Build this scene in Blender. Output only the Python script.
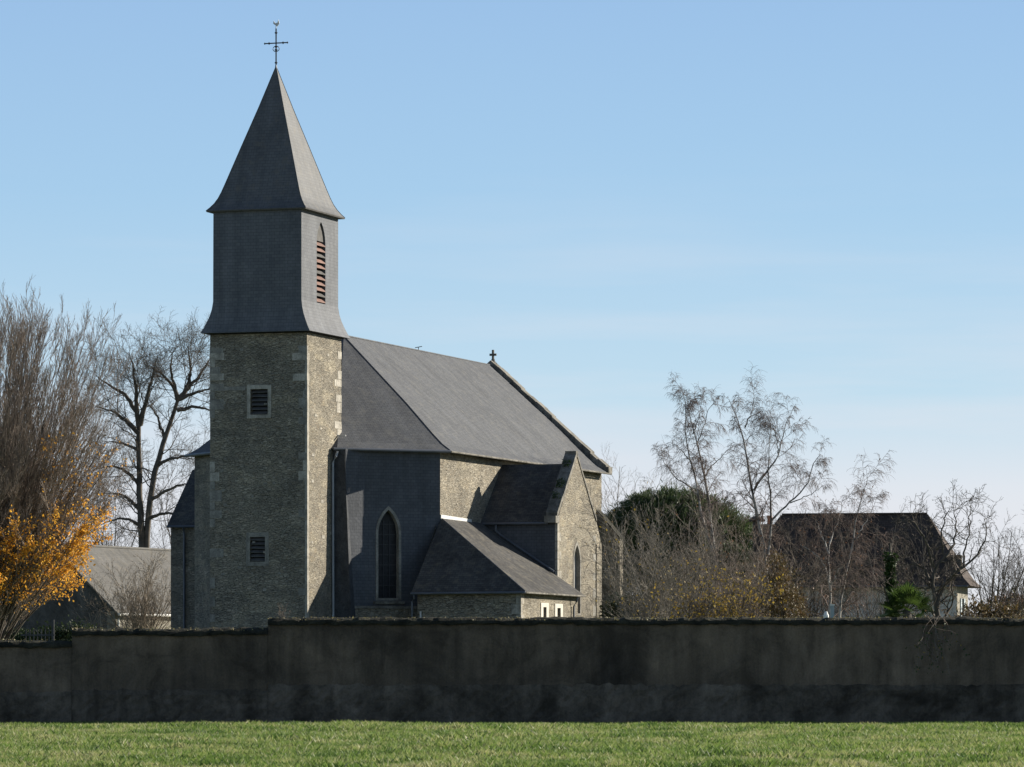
import bpy, math, random
import numpy as np
from mathutils import Vector, geometry

# ------------------------------------------------------------------ clearing, camera, light
for o in list(bpy.data.objects):
    bpy.data.objects.remove(o)
S = bpy.context.scene
COL = S.collection
RNG = np.random.default_rng(11)
random.seed(5)

F = 4200.0            # focal length in pixels
HOR = 652.0           # horizon row
EYE = 1.6

cam_d = bpy.data.cameras.new('camera')
cam = bpy.data.objects.new('camera', cam_d)
COL.objects.link(cam)
cam.location = (0, 0, EYE)
cam.rotation_euler = (math.radians(90), 0, 0)
cam_d.sensor_width = 36.0
cam_d.lens = 36.0 * F / 1024.0
cam_d.shift_y = (HOR - 383.5) / 1024.0
cam_d.clip_start = 0.5
cam_d.clip_end = 20000
S.camera = cam

SUN_EL = math.radians(21.0)
SUN_AZ = math.radians(27.6)         # angle of the sun behind the picture plane, from +x
sd = Vector((math.cos(SUN_AZ) * math.cos(SUN_EL), math.sin(SUN_AZ) * math.cos(SUN_EL), math.sin(SUN_EL)))

w = bpy.data.worlds.new('World')
S.world = w
w.use_nodes = True
nt = w.node_tree
nt.nodes.clear()
wo = nt.nodes.new('ShaderNodeOutputWorld')
bg = nt.nodes.new('ShaderNodeBackground')
sky = nt.nodes.new('ShaderNodeTexSky')
sky.sky_type = 'NISHITA'
sky.sun_disc = False
sky.sun_elevation = SUN_EL
sky.sun_rotation = math.radians(90) - SUN_AZ
sky.altitude = 200
sky.air_density = 1.0
sky.dust_density = 0.3
sky.ozone_density = 2.6
bg.inputs['Strength'].default_value = 0.050
# thin bands of cloud low in the sky
tc = nt.nodes.new('ShaderNodeTexCoord')
mp = nt.nodes.new('ShaderNodeMapping')
mp.inputs['Scale'].default_value = (4.0, 4.0, 46.0)
mp.inputs['Rotation'].default_value = (0.0, 0.05, 0.0)
cn = nt.nodes.new('ShaderNodeTexNoise')
cn.inputs['Scale'].default_value = 1.6
cn.inputs['Detail'].default_value = 7
cn.inputs['Roughness'].default_value = 0.55
cr = nt.nodes.new('ShaderNodeValToRGB')
cr.color_ramp.elements[0].position = 0.47
cr.color_ramp.elements[1].position = 0.78
sx = nt.nodes.new('ShaderNodeSeparateXYZ')
er = nt.nodes.new('ShaderNodeValToRGB')
er.color_ramp.elements[0].position = 0.0
er.color_ramp.elements[0].color = (1, 1, 1, 1)
er.color_ramp.elements[1].position = 0.12
er.color_ramp.elements[1].color = (0, 0, 0, 1)
mm = nt.nodes.new('ShaderNodeMath'); mm.operation = 'MULTIPLY'
m2 = nt.nodes.new('ShaderNodeMath'); m2.operation = 'MULTIPLY'; m2.inputs[1].default_value = 0.85
mx = nt.nodes.new('ShaderNodeMix'); mx.data_type = 'RGBA'
mx.inputs['B'].default_value = (8.2, 8.1, 8.6, 1)
L = nt.links.new
L(tc.outputs['Generated'], mp.inputs['Vector'])
L(mp.outputs['Vector'], cn.inputs['Vector'])
L(cn.outputs['Fac'], cr.inputs['Fac'])
L(tc.outputs['Generated'], sx.inputs['Vector'])
L(sx.outputs['Z'], er.inputs['Fac'])
L(cr.outputs['Color'], mm.inputs[0]); L(er.outputs['Color'], mm.inputs[1])
L(mm.outputs[0], m2.inputs[0])
L(m2.outputs[0], mx.inputs['Factor'])
# pale misty air low over the horizon
hr_ = nt.nodes.new('ShaderNodeValToRGB')
hr_.color_ramp.elements[0].position = 0.17
hr_.color_ramp.elements[0].color = (.88, .88, .88, 1)
hr_.color_ramp.elements[1].position = 0.5
hr_.color_ramp.elements[1].color = (0, 0, 0, 1)
hc_ = nt.nodes.new('ShaderNodeValToRGB')
els_ = hc_.color_ramp.elements
for k_, (pos_, c_) in enumerate(((0.0, (.660, .680, .735)), (0.038, (.640, .672, .740)), (0.060, (.450, .610, .735)), (0.108, (.325, .515, .715)), (0.160, (.272, .440, .680)))):
    e_ = els_[k_] if k_ < 2 else els_.new(pos_)
    e_.position = pos_
    e_.color = (*c_, 1)
hs_ = nt.nodes.new('ShaderNodeVectorMath'); hs_.operation = 'SCALE'
hs_.inputs['Scale'].default_value = 12.4
L(sx.outputs['Z'], hc_.inputs['Fac'])
L(hc_.outputs['Color'], hs_.inputs[0])
hm = nt.nodes.new('ShaderNodeMix'); hm.data_type = 'RGBA'
L(hs_.outputs['Vector'], hm.inputs['B'])
L(sx.outputs['Z'], hr_.inputs['Fac'])
L(hr_.outputs['Color'], hm.inputs['Factor'])
L(sky.outputs['Color'], hm.inputs['A'])
L(hm.outputs['Result'], mx.inputs['A'])
L(mx.outputs['Result'], bg.inputs['Color'])
L(bg.outputs['Background'], wo.inputs['Surface'])

sun_d = bpy.data.lights.new('sun', 'SUN')
sun_d.energy = 5.0
sun_d.angle = math.radians(0.5)
sun_d.color = (1.0, 0.925, 0.79)
sun = bpy.data.objects.new('sun', sun_d)
COL.objects.link(sun)
sun.location = (60, 0, 60)
sun.rotation_euler = (-sd).to_track_quat('-Z', 'Y').to_euler()

S.view_settings.view_transform = 'Standard'
S.view_settings.look = 'None'
S.view_settings.exposure = 0.98
S.view_settings.gamma = 1.0
S.view_settings.use_curve_mapping = False
S.render.engine = 'CYCLES'
S.cycles.max_bounces = 6
S.cycles.transparent_max_bounces = 8


# ------------------------------------------------------------------ materials
def new_mat(name):
    m = bpy.data.materials.new(name)
    m.use_nodes = True
    n = m.node_tree
    n.nodes.clear()
    out = n.nodes.new('ShaderNodeOutputMaterial')
    p = n.nodes.new('ShaderNodeBsdfPrincipled')
    n.links.new(p.outputs[0], out.inputs[0])
    return m, n, p, out


def ramp(n, stops):
    r = n.nodes.new('ShaderNodeValToRGB')
    els = r.color_ramp.elements
    while len(els) < len(stops):
        els.new(0.5)
    for e, (pos, c) in zip(els, stops):
        e.position = pos
        e.color = (c[0], c[1], c[2], 1)
    return r


def noise(n, scale, detail=4, rough=0.55, vec=None, dist=0.0):
    t = n.nodes.new('ShaderNodeTexNoise')
    t.inputs['Scale'].default_value = scale
    t.inputs['Detail'].default_value = detail
    t.inputs['Roughness'].default_value = rough
    t.inputs['Distortion'].default_value = dist
    if vec is not None:
        n.links.new(vec, t.inputs['Vector'])
    return t


def mixc(n, a, b, fac, mode='MIX'):
    m = n.nodes.new('ShaderNodeMix')
    m.data_type = 'RGBA'
    m.blend_type = mode
    for sock, val in ((m.inputs['A'], a), (m.inputs['B'], b)):
        if hasattr(val, 'is_linked') or hasattr(val, 'links'):
            n.links.new(val, sock)
        else:
            sock.default_value = (val[0], val[1], val[2], 1)
    if hasattr(fac, 'links'):
        n.links.new(fac, m.inputs['Factor'])
    else:
        m.inputs['Factor'].default_value = fac
    return m.outputs['Result']


def mapped(n, which='Object', scale=(1, 1, 1)):
    t = n.nodes.new('ShaderNodeTexCoord')
    m = n.nodes.new('ShaderNodeMapping')
    m.inputs['Scale'].default_value = scale
    n.links.new(t.outputs[which], m.inputs['Vector'])
    return m.outputs['Vector']


def bump(n, p, h, strength, dist, prev=None):
    b = n.nodes.new('ShaderNodeBump')
    b.inputs['Strength'].default_value = strength
    b.inputs['Distance'].default_value = dist
    n.links.new(h, b.inputs['Height'])
    if prev is not None:
        n.links.new(prev, b.inputs['Normal'])
    n.links.new(b.outputs['Normal'], p.inputs['Normal'])
    return b.outputs['Normal']


def plain(name, col, rough=0.7, var=0.25, scale=3.0, metallic=0.0, spec=0.3):
    m, n, p, o = new_mat(name)
    t = noise(n, scale, 5, 0.6, mapped(n))
    a = [c * (1 - var) for c in col]
    b = [min(1, c * (1 + var)) for c in col]
    r = ramp(n, [(0.3, a), (0.7, b)])
    n.links.new(t.outputs['Fac'], r.inputs['Fac'])
    n.links.new(r.outputs['Color'], p.inputs['Base Color'])
    p.inputs['Roughness'].default_value = rough
    p.inputs['Metallic'].default_value = metallic
    p.inputs['Specular IOR Level'].default_value = spec
    return m


def slate_mat(name, c1, c2, mortar, bw=0.24, bh=0.13, rough=0.55, lichen=None, spec=0.12, stain=0.22):
    m, n, p, o = new_mat(name)
    uv = mapped(n, 'UV')
    obj = mapped(n, 'Object')
    b = n.nodes.new('ShaderNodeTexBrick')
    b.offset = 0.5
    b.inputs['Scale'].default_value = 1.0
    b.inputs['Brick Width'].default_value = bw
    b.inputs['Row Height'].default_value = bh
    b.inputs['Mortar Size'].default_value = 0.008
    b.inputs['Mortar Smooth'].default_value = 0.4
    b.inputs['Bias'].default_value = 0.0
    b.inputs['Color1'].default_value = (*c1, 1)
    b.inputs['Color2'].default_value = (*c2, 1)
    b.inputs['Mortar'].default_value = (*mortar, 1)
    n.links.new(uv, b.inputs['Vector'])
    t1 = noise(n, 0.55, 6, 0.62, obj, 0.3)
    r1 = ramp(n, [(0.3, (1 - stain,) * 3), (0.7, (1 + stain * 0.35,) * 3)])
    n.links.new(t1.outputs['Fac'], r1.inputs['Fac'])
    c = mixc(n, b.outputs['Color'], r1.outputs['Color'], 1.0, 'MULTIPLY')
    # streaks running down the slope
    st = noise(n, 1.0, 5, 0.6, mapped(n, 'UV', (2.2, 0.22, 1)))
    r2 = ramp(n, [(0.35, (0.8, 0.8, 0.8)), (0.65, (1.12, 1.12, 1.12))])
    n.links.new(st.outputs['Fac'], r2.inputs['Fac'])
    c = mixc(n, c, r2.outputs['Color'], 0.8, 'MULTIPLY')
    if lichen:
        t2 = noise(n, 2.2, 8, 0.7, obj)
        r3 = ramp(n, [(0.52, (0, 0, 0)), (0.72, (1, 1, 1))])
        n.links.new(t2.outputs['Fac'], r3.inputs['Fac'])
        c = mixc(n, c, lichen, r3.outputs['Color'])
    n.links.new(c, p.inputs['Base Color'])
    p.inputs['Roughness'].default_value = min(.85, rough + .2)
    p.inputs['Specular IOR Level'].default_value = spec
    # every slate tilts and lifts a little
    fine = noise(n, 9.0, 3, 0.6, obj)
    nb = bump(n, p, b.outputs['Fac'], -0.35, 0.012)
    bump(n, p, fine.outputs['Fac'], 0.35, 0.03, nb)
    return m


def rubble_mat(name, cols, mortar, sc=4.2, bumpd=0.10, bstr=1.0):
    m, n, p, o = new_mat(name)
    v0 = mapped(n, 'Object', (1, 1, 2.7))
    dn = noise(n, 2.6, 3, 0.5, v0)
    ad = n.nodes.new('ShaderNodeMix'); ad.data_type = 'RGBA'; ad.blend_type = 'LINEAR_LIGHT'
    ad.inputs['Factor'].default_value = 0.05
    n.links.new(v0, ad.inputs['A']); n.links.new(dn.outputs['Color'], ad.inputs['B'])
    va = n.nodes.new('ShaderNodeTexVoronoi'); va.feature = 'F1'
    ve = n.nodes.new('ShaderNodeTexVoronoi'); ve.feature = 'DISTANCE_TO_EDGE'
    for v in (va, ve):
        v.inputs['Scale'].default_value = sc
        v.inputs['Randomness'].default_value = 0.95
        n.links.new(ad.outputs['Result'], v.inputs['Vector'])
    sp = n.nodes.new('ShaderNodeSeparateColor')
    n.links.new(va.outputs['Color'], sp.inputs[0])
    r = ramp(n, [(i / (len(cols) - 1), c) for i, c in enumerate(cols)])
    n.links.new(sp.outputs[0], r.inputs['Fac'])
    er_ = ramp(n, [(0.0, (0, 0, 0)), (0.075, (1, 1, 1))])
    n.links.new(ve.outputs['Distance'], er_.inputs['Fac'])
    c = mixc(n, mortar, r.outputs['Color'], er_.outputs['Color'])
    big = noise(n, 0.45, 7, 0.65, mapped(n), 0.4)
    rb = ramp(n, [(0.3, (0.66, 0.66, 0.66)), (0.7, (1.12, 1.11, 1.08))])
    n.links.new(big.outputs['Fac'], rb.inputs['Fac'])
    c = mixc(n, c, rb.outputs['Color'], 1.0, 'MULTIPLY')
    med = noise(n, 14, 5, 0.7, mapped(n))
    rm = ramp(n, [(0.3, (0.8, 0.8, 0.8)), (0.7, (1.14, 1.14, 1.14))])
    n.links.new(med.outputs['Fac'], rm.inputs['Fac'])
    c = mixc(n, c, rm.outputs['Color'], 0.8, 'MULTIPLY')
    # bigger blocks and repaired patches of another tone
    vb = n.nodes.new('ShaderNodeTexVoronoi'); vb.feature = 'F1'
    vb.inputs['Scale'].default_value = 1.15
    n.links.new(ad.outputs['Result'], vb.inputs['Vector'])
    sb = n.nodes.new('ShaderNodeSeparateColor')
    n.links.new(vb.outputs['Color'], sb.inputs[0])
    rb2 = ramp(n, [(0.0, (0.80, 0.80, 0.81)), (0.6, (1.0, 1.0, 1.0)), (1.0, (1.16, 1.14, 1.08))])
    n.links.new(sb.outputs[0], rb2.inputs['Fac'])
    c = mixc(n, c, rb2.outputs['Color'], 0.85, 'MULTIPLY')
    # open joints: relief shadow of the small gaps between courses, painted into the colour
    gp_n = noise(n, 1.0, 4, 0.6, mapped(n, 'Object', (4.0, 4.0, 15.0)))
    rg = ramp(n, [(0.54, (1, 1, 1)), (0.63, (0.34, 0.33, 0.31))])
    n.links.new(gp_n.outputs['Fac'], rg.inputs['Fac'])
    c = mixc(n, c, rg.outputs['Color'], 0.62, 'MULTIPLY')
    n.links.new(c, p.inputs['Base Color'])
    p.inputs['Roughness'].default_value = 0.92
    p.inputs['Specular IOR Level'].default_value = 0.15
    # relief: rounded stones of different depth, rough faces
    mul = n.nodes.new('ShaderNodeMath'); mul.operation = 'MULTIPLY'
    n.links.new(er_.outputs['Color'], mul.inputs[0])
    ad2 = n.nodes.new('ShaderNodeMath'); ad2.operation = 'ADD'; ad2.inputs[1].default_value = 0.5
    n.links.new(sp.outputs[1], ad2.inputs[0])
    n.links.new(ad2.outputs[0], mul.inputs[1])
    nb = bump(n, p, mul.outputs[0], bstr, bumpd)
    bump(n, p, med.outputs['Fac'], 0.6, 0.035, nb)
    return m


def plaster_mat(name, col, dark, scale=0.5, streak=0.7, rough=0.95):
    m, n, p, o = new_mat(name)
    ob = mapped(n)
    t = noise(n, scale, 9, 0.65, ob, 0.5)
    st = noise(n, 1.0, 7, 0.65, mapped(n, 'Object', (2.6, 2.6, 0.35)), 0.2)
    r = ramp(n, [(0.36, dark), (0.62, col)])
    n.links.new(t.outputs['Fac'], r.inputs['Fac'])
    r2 = ramp(n, [(0.32, (0.5, 0.5, 0.5)), (0.68, (1.2, 1.2, 1.2))])
    n.links.new(st.outputs['Fac'], r2.inputs['Fac'])
    c = mixc(n, r.outputs['Color'], r2.outputs['Color'], streak, 'MULTIPLY')
    v_ = noise(n, scale * 4.5, 6, 0.7, ob, 1.2)
    rv = ramp(n, [(0.38, (0.62, 0.62, 0.62)), (0.5, (1.0, 1.0, 1.0)), (0.64, (1.22, 1.20, 1.16))])
    n.links.new(v_.outputs['Fac'], rv.inputs['Fac'])
    c = mixc(n, c, rv.outputs['Color'], 0.7, 'MULTIPLY')
    f = noise(n, 22, 6, 0.7, ob)
    r3 = ramp(n, [(0.3, (0.75, 0.75, 0.75)), (0.7, (1.2, 1.2, 1.2))])
    n.links.new(f.outputs['Fac'], r3.inputs['Fac'])
    c = mixc(n, c, r3.outputs['Color'], 0.8, 'MULTIPLY')
    n.links.new(c, p.inputs['Base Color'])
    p.inputs['Roughness'].default_value = rough
    p.inputs['Specular IOR Level'].default_value = 0.12
    nb = bump(n, p, t.outputs['Fac'], 0.5, 0.05)
    bump(n, p, f.outputs['Fac'], 0.6, 0.02, nb)
    return m


def leaf_mat(name, cols, trans=0.35, rough=0.6, patch=None):
    m, n, p, o = new_mat(name)
    g = n.nodes.new('ShaderNodeNewGeometry')
    r = ramp(n, [(i / (len(cols) - 1), c) for i, c in enumerate(cols)])
    if patch:
        t = noise(n, patch, 6, 0.7, mapped(n))
        a = n.nodes.new('ShaderNodeMath'); a.operation = 'MULTIPLY_ADD'
        a.inputs[1].default_value = 4.0; a.inputs[2].default_value = -1.75
        n.links.new(t.outputs['Fac'], a.inputs[0])
        b = n.nodes.new('ShaderNodeMath'); b.operation = 'MULTIPLY_ADD'; b.inputs[1].default_value = .6
        n.links.new(g.outputs['Random Per Island'], b.inputs[0]); n.links.new(a.outputs[0], b.inputs[2])
        n.links.new(b.outputs[0], r.inputs['Fac'])
    else:
        n.links.new(g.outputs['Random Per Island'], r.inputs['Fac'])
    n.links.new(r.outputs['Color'], p.inputs['Base Color'])
    p.inputs['Roughness'].default_value = rough
    p.inputs['Specular IOR Level'].default_value = 0.25
    tr = n.nodes.new('ShaderNodeBsdfTranslucent')
    n.links.new(r.outputs['Color'], tr.inputs['Color'])
    ms = n.nodes.new('ShaderNodeMixShader')
    ms.inputs[0].default_value = trans
    n.links.new(p.outputs[0], ms.inputs[1])
    n.links.new(tr.outputs[0], ms.inputs[2])
    n.links.new(ms.outputs[0], o.inputs[0])
    return m


M = {}
M['slate_front'] = slate_mat('slate_cladding', (0.084, 0.089, 0.101), (0.104, 0.109, 0.121), (0.05, 0.055, 0.064), 0.26, 0.15, 0.5)
M['slate_belfry'] = slate_mat('slate_belfry', (0.108, 0.113, 0.126), (0.132, 0.137, 0.148), (0.065, 0.068, 0.076), 0.26, 0.15, 0.5, spec=0.16, stain=0.15)
M['slate_roof'] = slate_mat('slate_roof', (0.100, 0.104, 0.114), (0.122, 0.125, 0.132), (0.035, 0.035, 0.037), 0.24, 0.13, 0.6, lichen=(0.135, 0.132, 0.126), stain=0.16)
M['slate_spire'] = slate_mat('slate_spire', (0.100, 0.102, 0.108), (0.122, 0.123, 0.126), (0.06, 0.06, 0.063), 0.26, 0.15, 0.5, lichen=(0.125, 0.115, 0.10), stain=0.2, spec=0.26)
M['slate_low'] = slate_mat('slate_low_roof', (0.062, 0.060, 0.060), (0.098, 0.094, 0.088), (0.03, 0.03, 0.031), 0.24, 0.13, 0.62, lichen=(0.13, 0.115, 0.09), stain=0.35)
M['rubble'] = rubble_mat('rubble_masonry', [(0.240, 0.216, 0.176), (0.284, 0.257, 0.210), (0.252, 0.226, 0.182), (0.365, 0.333, 0.275), (0.272, 0.231, 0.176)], (0.228, 0.206, 0.172), 5.0, 0.042, 0.85)
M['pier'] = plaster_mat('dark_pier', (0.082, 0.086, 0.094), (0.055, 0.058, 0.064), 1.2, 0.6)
M['zinc_lit'] = plain('sunlit_zinc', (0.28, 0.30, 0.33), 0.5, 0.1, 2.0, 0.1, 0.5)  # paler copy of the zinc, sunlight put into its colour
M['quoin'] = plaster_mat('pale_limestone', (0.45, 0.42, 0.365), (0.27, 0.25, 0.215), 2.2, 0.6)
M['quoin_grey'] = plaster_mat('grey_limestone', (0.30, 0.285, 0.255), (0.19, 0.18, 0.16), 2.0, 0.6)
M['coping'] = plaster_mat('weathered_coping', (0.25, 0.235, 0.21), (0.11, 0.105, 0.09), 1.6, 0.5)
M['frame_white'] = plain('white_limewash', (0.50, 0.47, 0.41), 0.85, 0.1)
M['zinc'] = plain('zinc', (0.10, 0.11, 0.13), 0.5, 0.2, 2.0, 0.25, 0.5)
M['zinc_pale'] = plain('pale_flashing', (0.50, 0.50, 0.49), 0.6, 0.15, 2.0, 0.0, 0.4)
M['iron'] = plain('wrought_iron', (0.05, 0.05, 0.055), 0.6, 0.2, 4.0, 0.4, 0.4)
M['louvre_red'] = plain('faded_red_louvre', (0.18, 0.105, 0.085), 0.8, 0.3, 1.4)
M['louvre_grey'] = plain('grey_louvre', (0.09, 0.086, 0.082), 0.85, 0.3, 3.0)
M['void'] = plain('dark_interior', (0.012, 0.012, 0.013), 0.9, 0.2)
M['glass'] = plain('leaded_glass', (0.018, 0.018, 0.02), 0.5, 0.5, 6.0, 0.0, 0.25)
M['glass_pale'] = plain('pale_leaded_glass', (0.30, 0.28, 0.26), 0.45, 0.3, 6.0, 0.0, 0.4)  # leaded glass with a paler base colour
M['wall_up'] = plaster_mat('old_render', (0.190, 0.145, 0.105), (0.062, 0.051, 0.041), 0.24, 0.75)
M['wall_low'] = plaster_mat('damp_plinth', (0.170, 0.138, 0.108), (0.048, 0.040, 0.031), 0.7, 0.7)
M['wall_cap'] = plaster_mat('mossy_cap', (0.050, 0.047, 0.034), (0.02, 0.02, 0.016), 3.0, 0.4)
M['moss'] = leaf_mat('moss', [(0.10, 0.09, 0.04), (0.26, 0.23, 0.11), (0.15, 0.125, 0.065)], 0.3)
M['bark_dark'] = plain('dark_bark', (0.085, 0.072, 0.060), 0.9, 0.4, 2.0)
M['bark_grey'] = plain('grey_bark', (0.17, 0.15, 0.125), 0.9, 0.35, 2.0)
M['bark_fawn'] = plain('fawn_bark', (0.24, 0.20, 0.155), 0.9, 0.3, 2.0)
def birch_bark():
    m, n, p, o = new_mat('birch_bark')
    t = noise(n, 1.0, 5, 0.65, mapped(n, 'Object', (3, 3, 1.6)))
    r = ramp(n, [(0.42, (0.07, 0.06, 0.055)), (0.56, (0.40, 0.37, 0.34))])
    n.links.new(t.outputs['Fac'], r.inputs['Fac'])
    n.links.new(r.outputs['Color'], p.inputs['Base Color'])
    p.inputs['Roughness'].default_value = 0.8
    return m


M['birch_bark'] = birch_bark()
M['twig_dark'] = plain('dark_twigs', (0.080, 0.067, 0.055), 0.9, 0.3, 2.0)
M['twig_grey'] = plain('grey_twigs', (0.105, 0.090, 0.075), 0.9, 0.3, 2.0)
M['bark_mid'] = plain('mid_bark', (0.10, 0.085, 0.070), 0.9, 0.4, 2.0)
M['twig_red'] = plain('reddish_twigs', (0.15, 0.112, 0.098), 0.9, 0.3, 2.0)
M['twig_horn'] = plain('hornbeam_twigs', (0.205, 0.165, 0.135), 0.9, 0.3, 2.0)
M['leaf_orange'] = leaf_mat('orange_leaves', [(0.50, 0.22, 0.025), (0.72, 0.35, 0.04), (0.78, 0.46, 0.07), (0.56, 0.26, 0.04)], 0.5)
M['leaf_yellow'] = leaf_mat('yellow_leaves', [(0.24, 0.17, 0.035), (0.38, 0.27, 0.045), (0.26, 0.16, 0.045)], 0.4)
M['leaf_brown'] = leaf_mat('brown_leaves', [(0.12, 0.06, 0.035), (0.20, 0.095, 0.05), (0.16, 0.09, 0.05)], 0.35)
M['leaf_rust'] = leaf_mat('rusty_foliage', [(0.070, 0.060, 0.028), (0.150, 0.095, 0.040), (0.09, 0.078, 0.03), (0.17, 0.095, 0.042)], 0.25)
M['leaf_ever'] = leaf_mat('evergreen', [(0.022, 0.036, 0.014), (0.040, 0.058, 0.020), (0.03, 0.042, 0.018)], 0.2)
M['leaf_pine'] = leaf_mat('pine_needles', [(0.044, 0.064, 0.027), (0.080, 0.112, 0.042), (0.060, 0.084, 0.034)], 0.25)
M['leaf_palm'] = leaf_mat('palm_fronds', [(0.034, 0.058, 0.014), (0.062, 0.10, 0.021)], 0.4)
M['leaf_ivy'] = leaf_mat('ivy', [(0.025, 0.045, 0.014), (0.05, 0.085, 0.02)], 0.2)
M['grass'] = leaf_mat('grass_blades', [(0.052, 0.096, 0.022), (0.115, 0.188, 0.038), (0.188, 0.245, 0.062), (0.31, 0.31, 0.14)], 0.45, 0.5, 0.55)
M['straw'] = leaf_mat('dry_blades', [(0.34, 0.32, 0.18), (0.46, 0.44, 0.28)], 0.4, 0.5)
M['render_pale'] = plaster_mat('pale_render', (0.27, 0.25, 0.21), (0.21, 0.195, 0.165), 0.7, 0.4)
M['render_grey'] = plaster_mat('grey_render', (0.72, 0.68, 0.67), (0.60, 0.57, 0.56), 0.7, 0.3)
M['render_dark'] = plaster_mat('dark_shaded_render', (0.13, 0.12, 0.11), (0.07, 0.065, 0.06), 0.7, 0.5)  # darker barn render: the gable's shade put into the colour; chimney shares it
M['barn_roof'] = slate_mat('grey_barn_roof', (0.115, 0.112, 0.106), (0.145, 0.14, 0.134), (0.08, 0.077, 0.073), 0.25, 0.16, 0.8, lichen=(0.15, 0.135, 0.11), stain=0.2)
M['house_roof'] = slate_mat('brown_house_roof', (0.060, 0.046, 0.040), (0.10, 0.075, 0.062), (0.03, 0.025, 0.022), 0.25, 0.18, 0.75, stain=0.4)
M['brick_pale'] = plain('pale_brick', (0.42, 0.34, 0.25), 0.9, 0.2, 5)
M['terracotta'] = plain('terracotta', (0.40, 0.19, 0.11), 0.85, 0.2, 5)
M['shutter'] = plain('blue_grey_paint', (0.32, 0.37, 0.40), 0.7, 0.1, 3)
M['white_paint'] = plain('white_paint', (0.72, 0.71, 0.68), 0.6, 0.05, 3)


# ------------------------------------------------------------------ builders
class MB:
    def __init__(self):
        self.v = []; self.f = []

    def poly(self, pts):
        b = len(self.v)
        self.v += [tuple(p) for p in pts]
        self.f.append(tuple(range(b, b + len(pts))))
        return self

    def box(self, x0, x1, y0, y1, z0, z1):
        b = len(self.v)
        self.v += [(x0, y0, z0), (x1, y0, z0), (x1, y1, z0), (x0, y1, z0), (x0, y0, z1), (x1, y0, z1), (x1, y1, z1), (x0, y1, z1)]
        for q in ((0, 3, 2, 1), (4, 5, 6, 7), (0, 1, 5, 4), (1, 2, 6, 5), (2, 3, 7, 6), (3, 0, 4, 7)):
            self.f.append(tuple(b + i for i in q))
        return self

    def prism(self, pts, off):
        """closed solid: the polygon pts (seen from outside, counter-clockwise) pushed along off"""
        n = len(pts); off = Vector(off)
        a = [Vector(p) for p in pts]; c = [p + off for p in a]
        b = len(self.v)
        self.v += [tuple(p) for p in a + c]
        self.f.append(tuple(range(b, b + n)))
        self.f.append(tuple(range(b + 2 * n - 1, b + n - 1, -1)))
        for i in range(n):
            j = (i + 1) % n
            self.f.append((b + j, b + i, b + n + i, b + n + j))
        return self

    def loops(self, rings, cap0=False, cap1=False):
        n = len(rings[0]); b = len(self.v)
        for r in rings:
            self.v += [tuple(p) for p in r]
        for k in range(len(rings) - 1):
            for i in range(n):
                j = (i + 1) % n
                self.f.append((b + k * n + i, b + k * n + j, b + (k + 1) * n + j, b + (k + 1) * n + i))
        if cap0: self.f.append(tuple(b + i for i in reversed(range(n))))
        if cap1: self.f.append(tuple(b + (len(rings) - 1) * n + i for i in range(n)))
        return self

    def tube(self, pts, rad, sides=8):
        pts = [Vector(p) for p in pts]
        if not hasattr(rad, '__len__'): rad = [rad] * len(pts)
        rings = []
        for i, p in enumerate(pts):
            t = (pts[min(i + 1, len(pts) - 1)] - pts[max(i - 1, 0)]).normalized()
            a = t.orthogonal().normalized() if abs(t.z) > 0.99 else t.cross(Vector((0, 0, 1))).normalized()
            c = t.cross(a)
            rings.append([p + (a * math.cos(2 * math.pi * k / sides) + c * math.sin(2 * math.pi * k / sides)) * rad[i] for k in range(sides)])
        return self.loops(rings, True, True)

    def lathe(self, c, prof, sides=12):
        rings = [[(c[0] + r * math.cos(2 * math.pi * k / sides), c[1] + r * math.sin(2 * math.pi * k / sides), c[2] + z) for k in range(sides)] for r, z in prof]
        return self.loops(rings, True, True)

    def facade(self, outline, holes, fn, depth=0.3):
        """a wall face with openings; fn(a, z, d) maps wall coordinates to space, d goes inwards"""
        polys = [[Vector((a, z, 0)) for a, z in outline]] + [[Vector((a, z, 0)) for a, z in h] for h in holes]
        flat = [p for q in polys for p in q]
        b = len(self.v)
        self.v += [tuple(fn(p.x, p.y, 0)) for p in flat]
        for t in geometry.tessellate_polygon(polys):
            p0, p1, p2 = (flat[i] for i in t)
            cr_ = (p1.x - p0.x) * (p2.y - p0.y) - (p1.y - p0.y) * (p2.x - p0.x)
            self.f.append(tuple(b + i for i in (t if cr_ > 0 else reversed(t))))
        for h in holes:
            for i in range(len(h)):
                j = (i + 1) % len(h)
                self.poly([fn(*h[i], 0), fn(*h[j], 0), fn(*h[j], depth), fn(*h[i], depth)])
        return self

    def ring(self, outer, inner, fn, d0, d1):
        n = len(outer)
        for i in range(n):
            j = (i + 1) % n
            self.poly([fn(*outer[i], d0), fn(*outer[j], d0), fn(*inner[j], d0), fn(*inner[i], d0)])
            self.poly([fn(*outer[j], d0), fn(*outer[i], d0), fn(*outer[i], d1), fn(*outer[j], d1)])
            self.poly([fn(*inner[i], d0), fn(*inner[j], d0), fn(*inner[j], d1), fn(*inner[i], d1)])
        return self

    def build(self, name, mat, parent=None, smooth=False, kind=None):
        return mesh_obj(name, self.v, self.f, mat, parent, smooth, kind)


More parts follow.
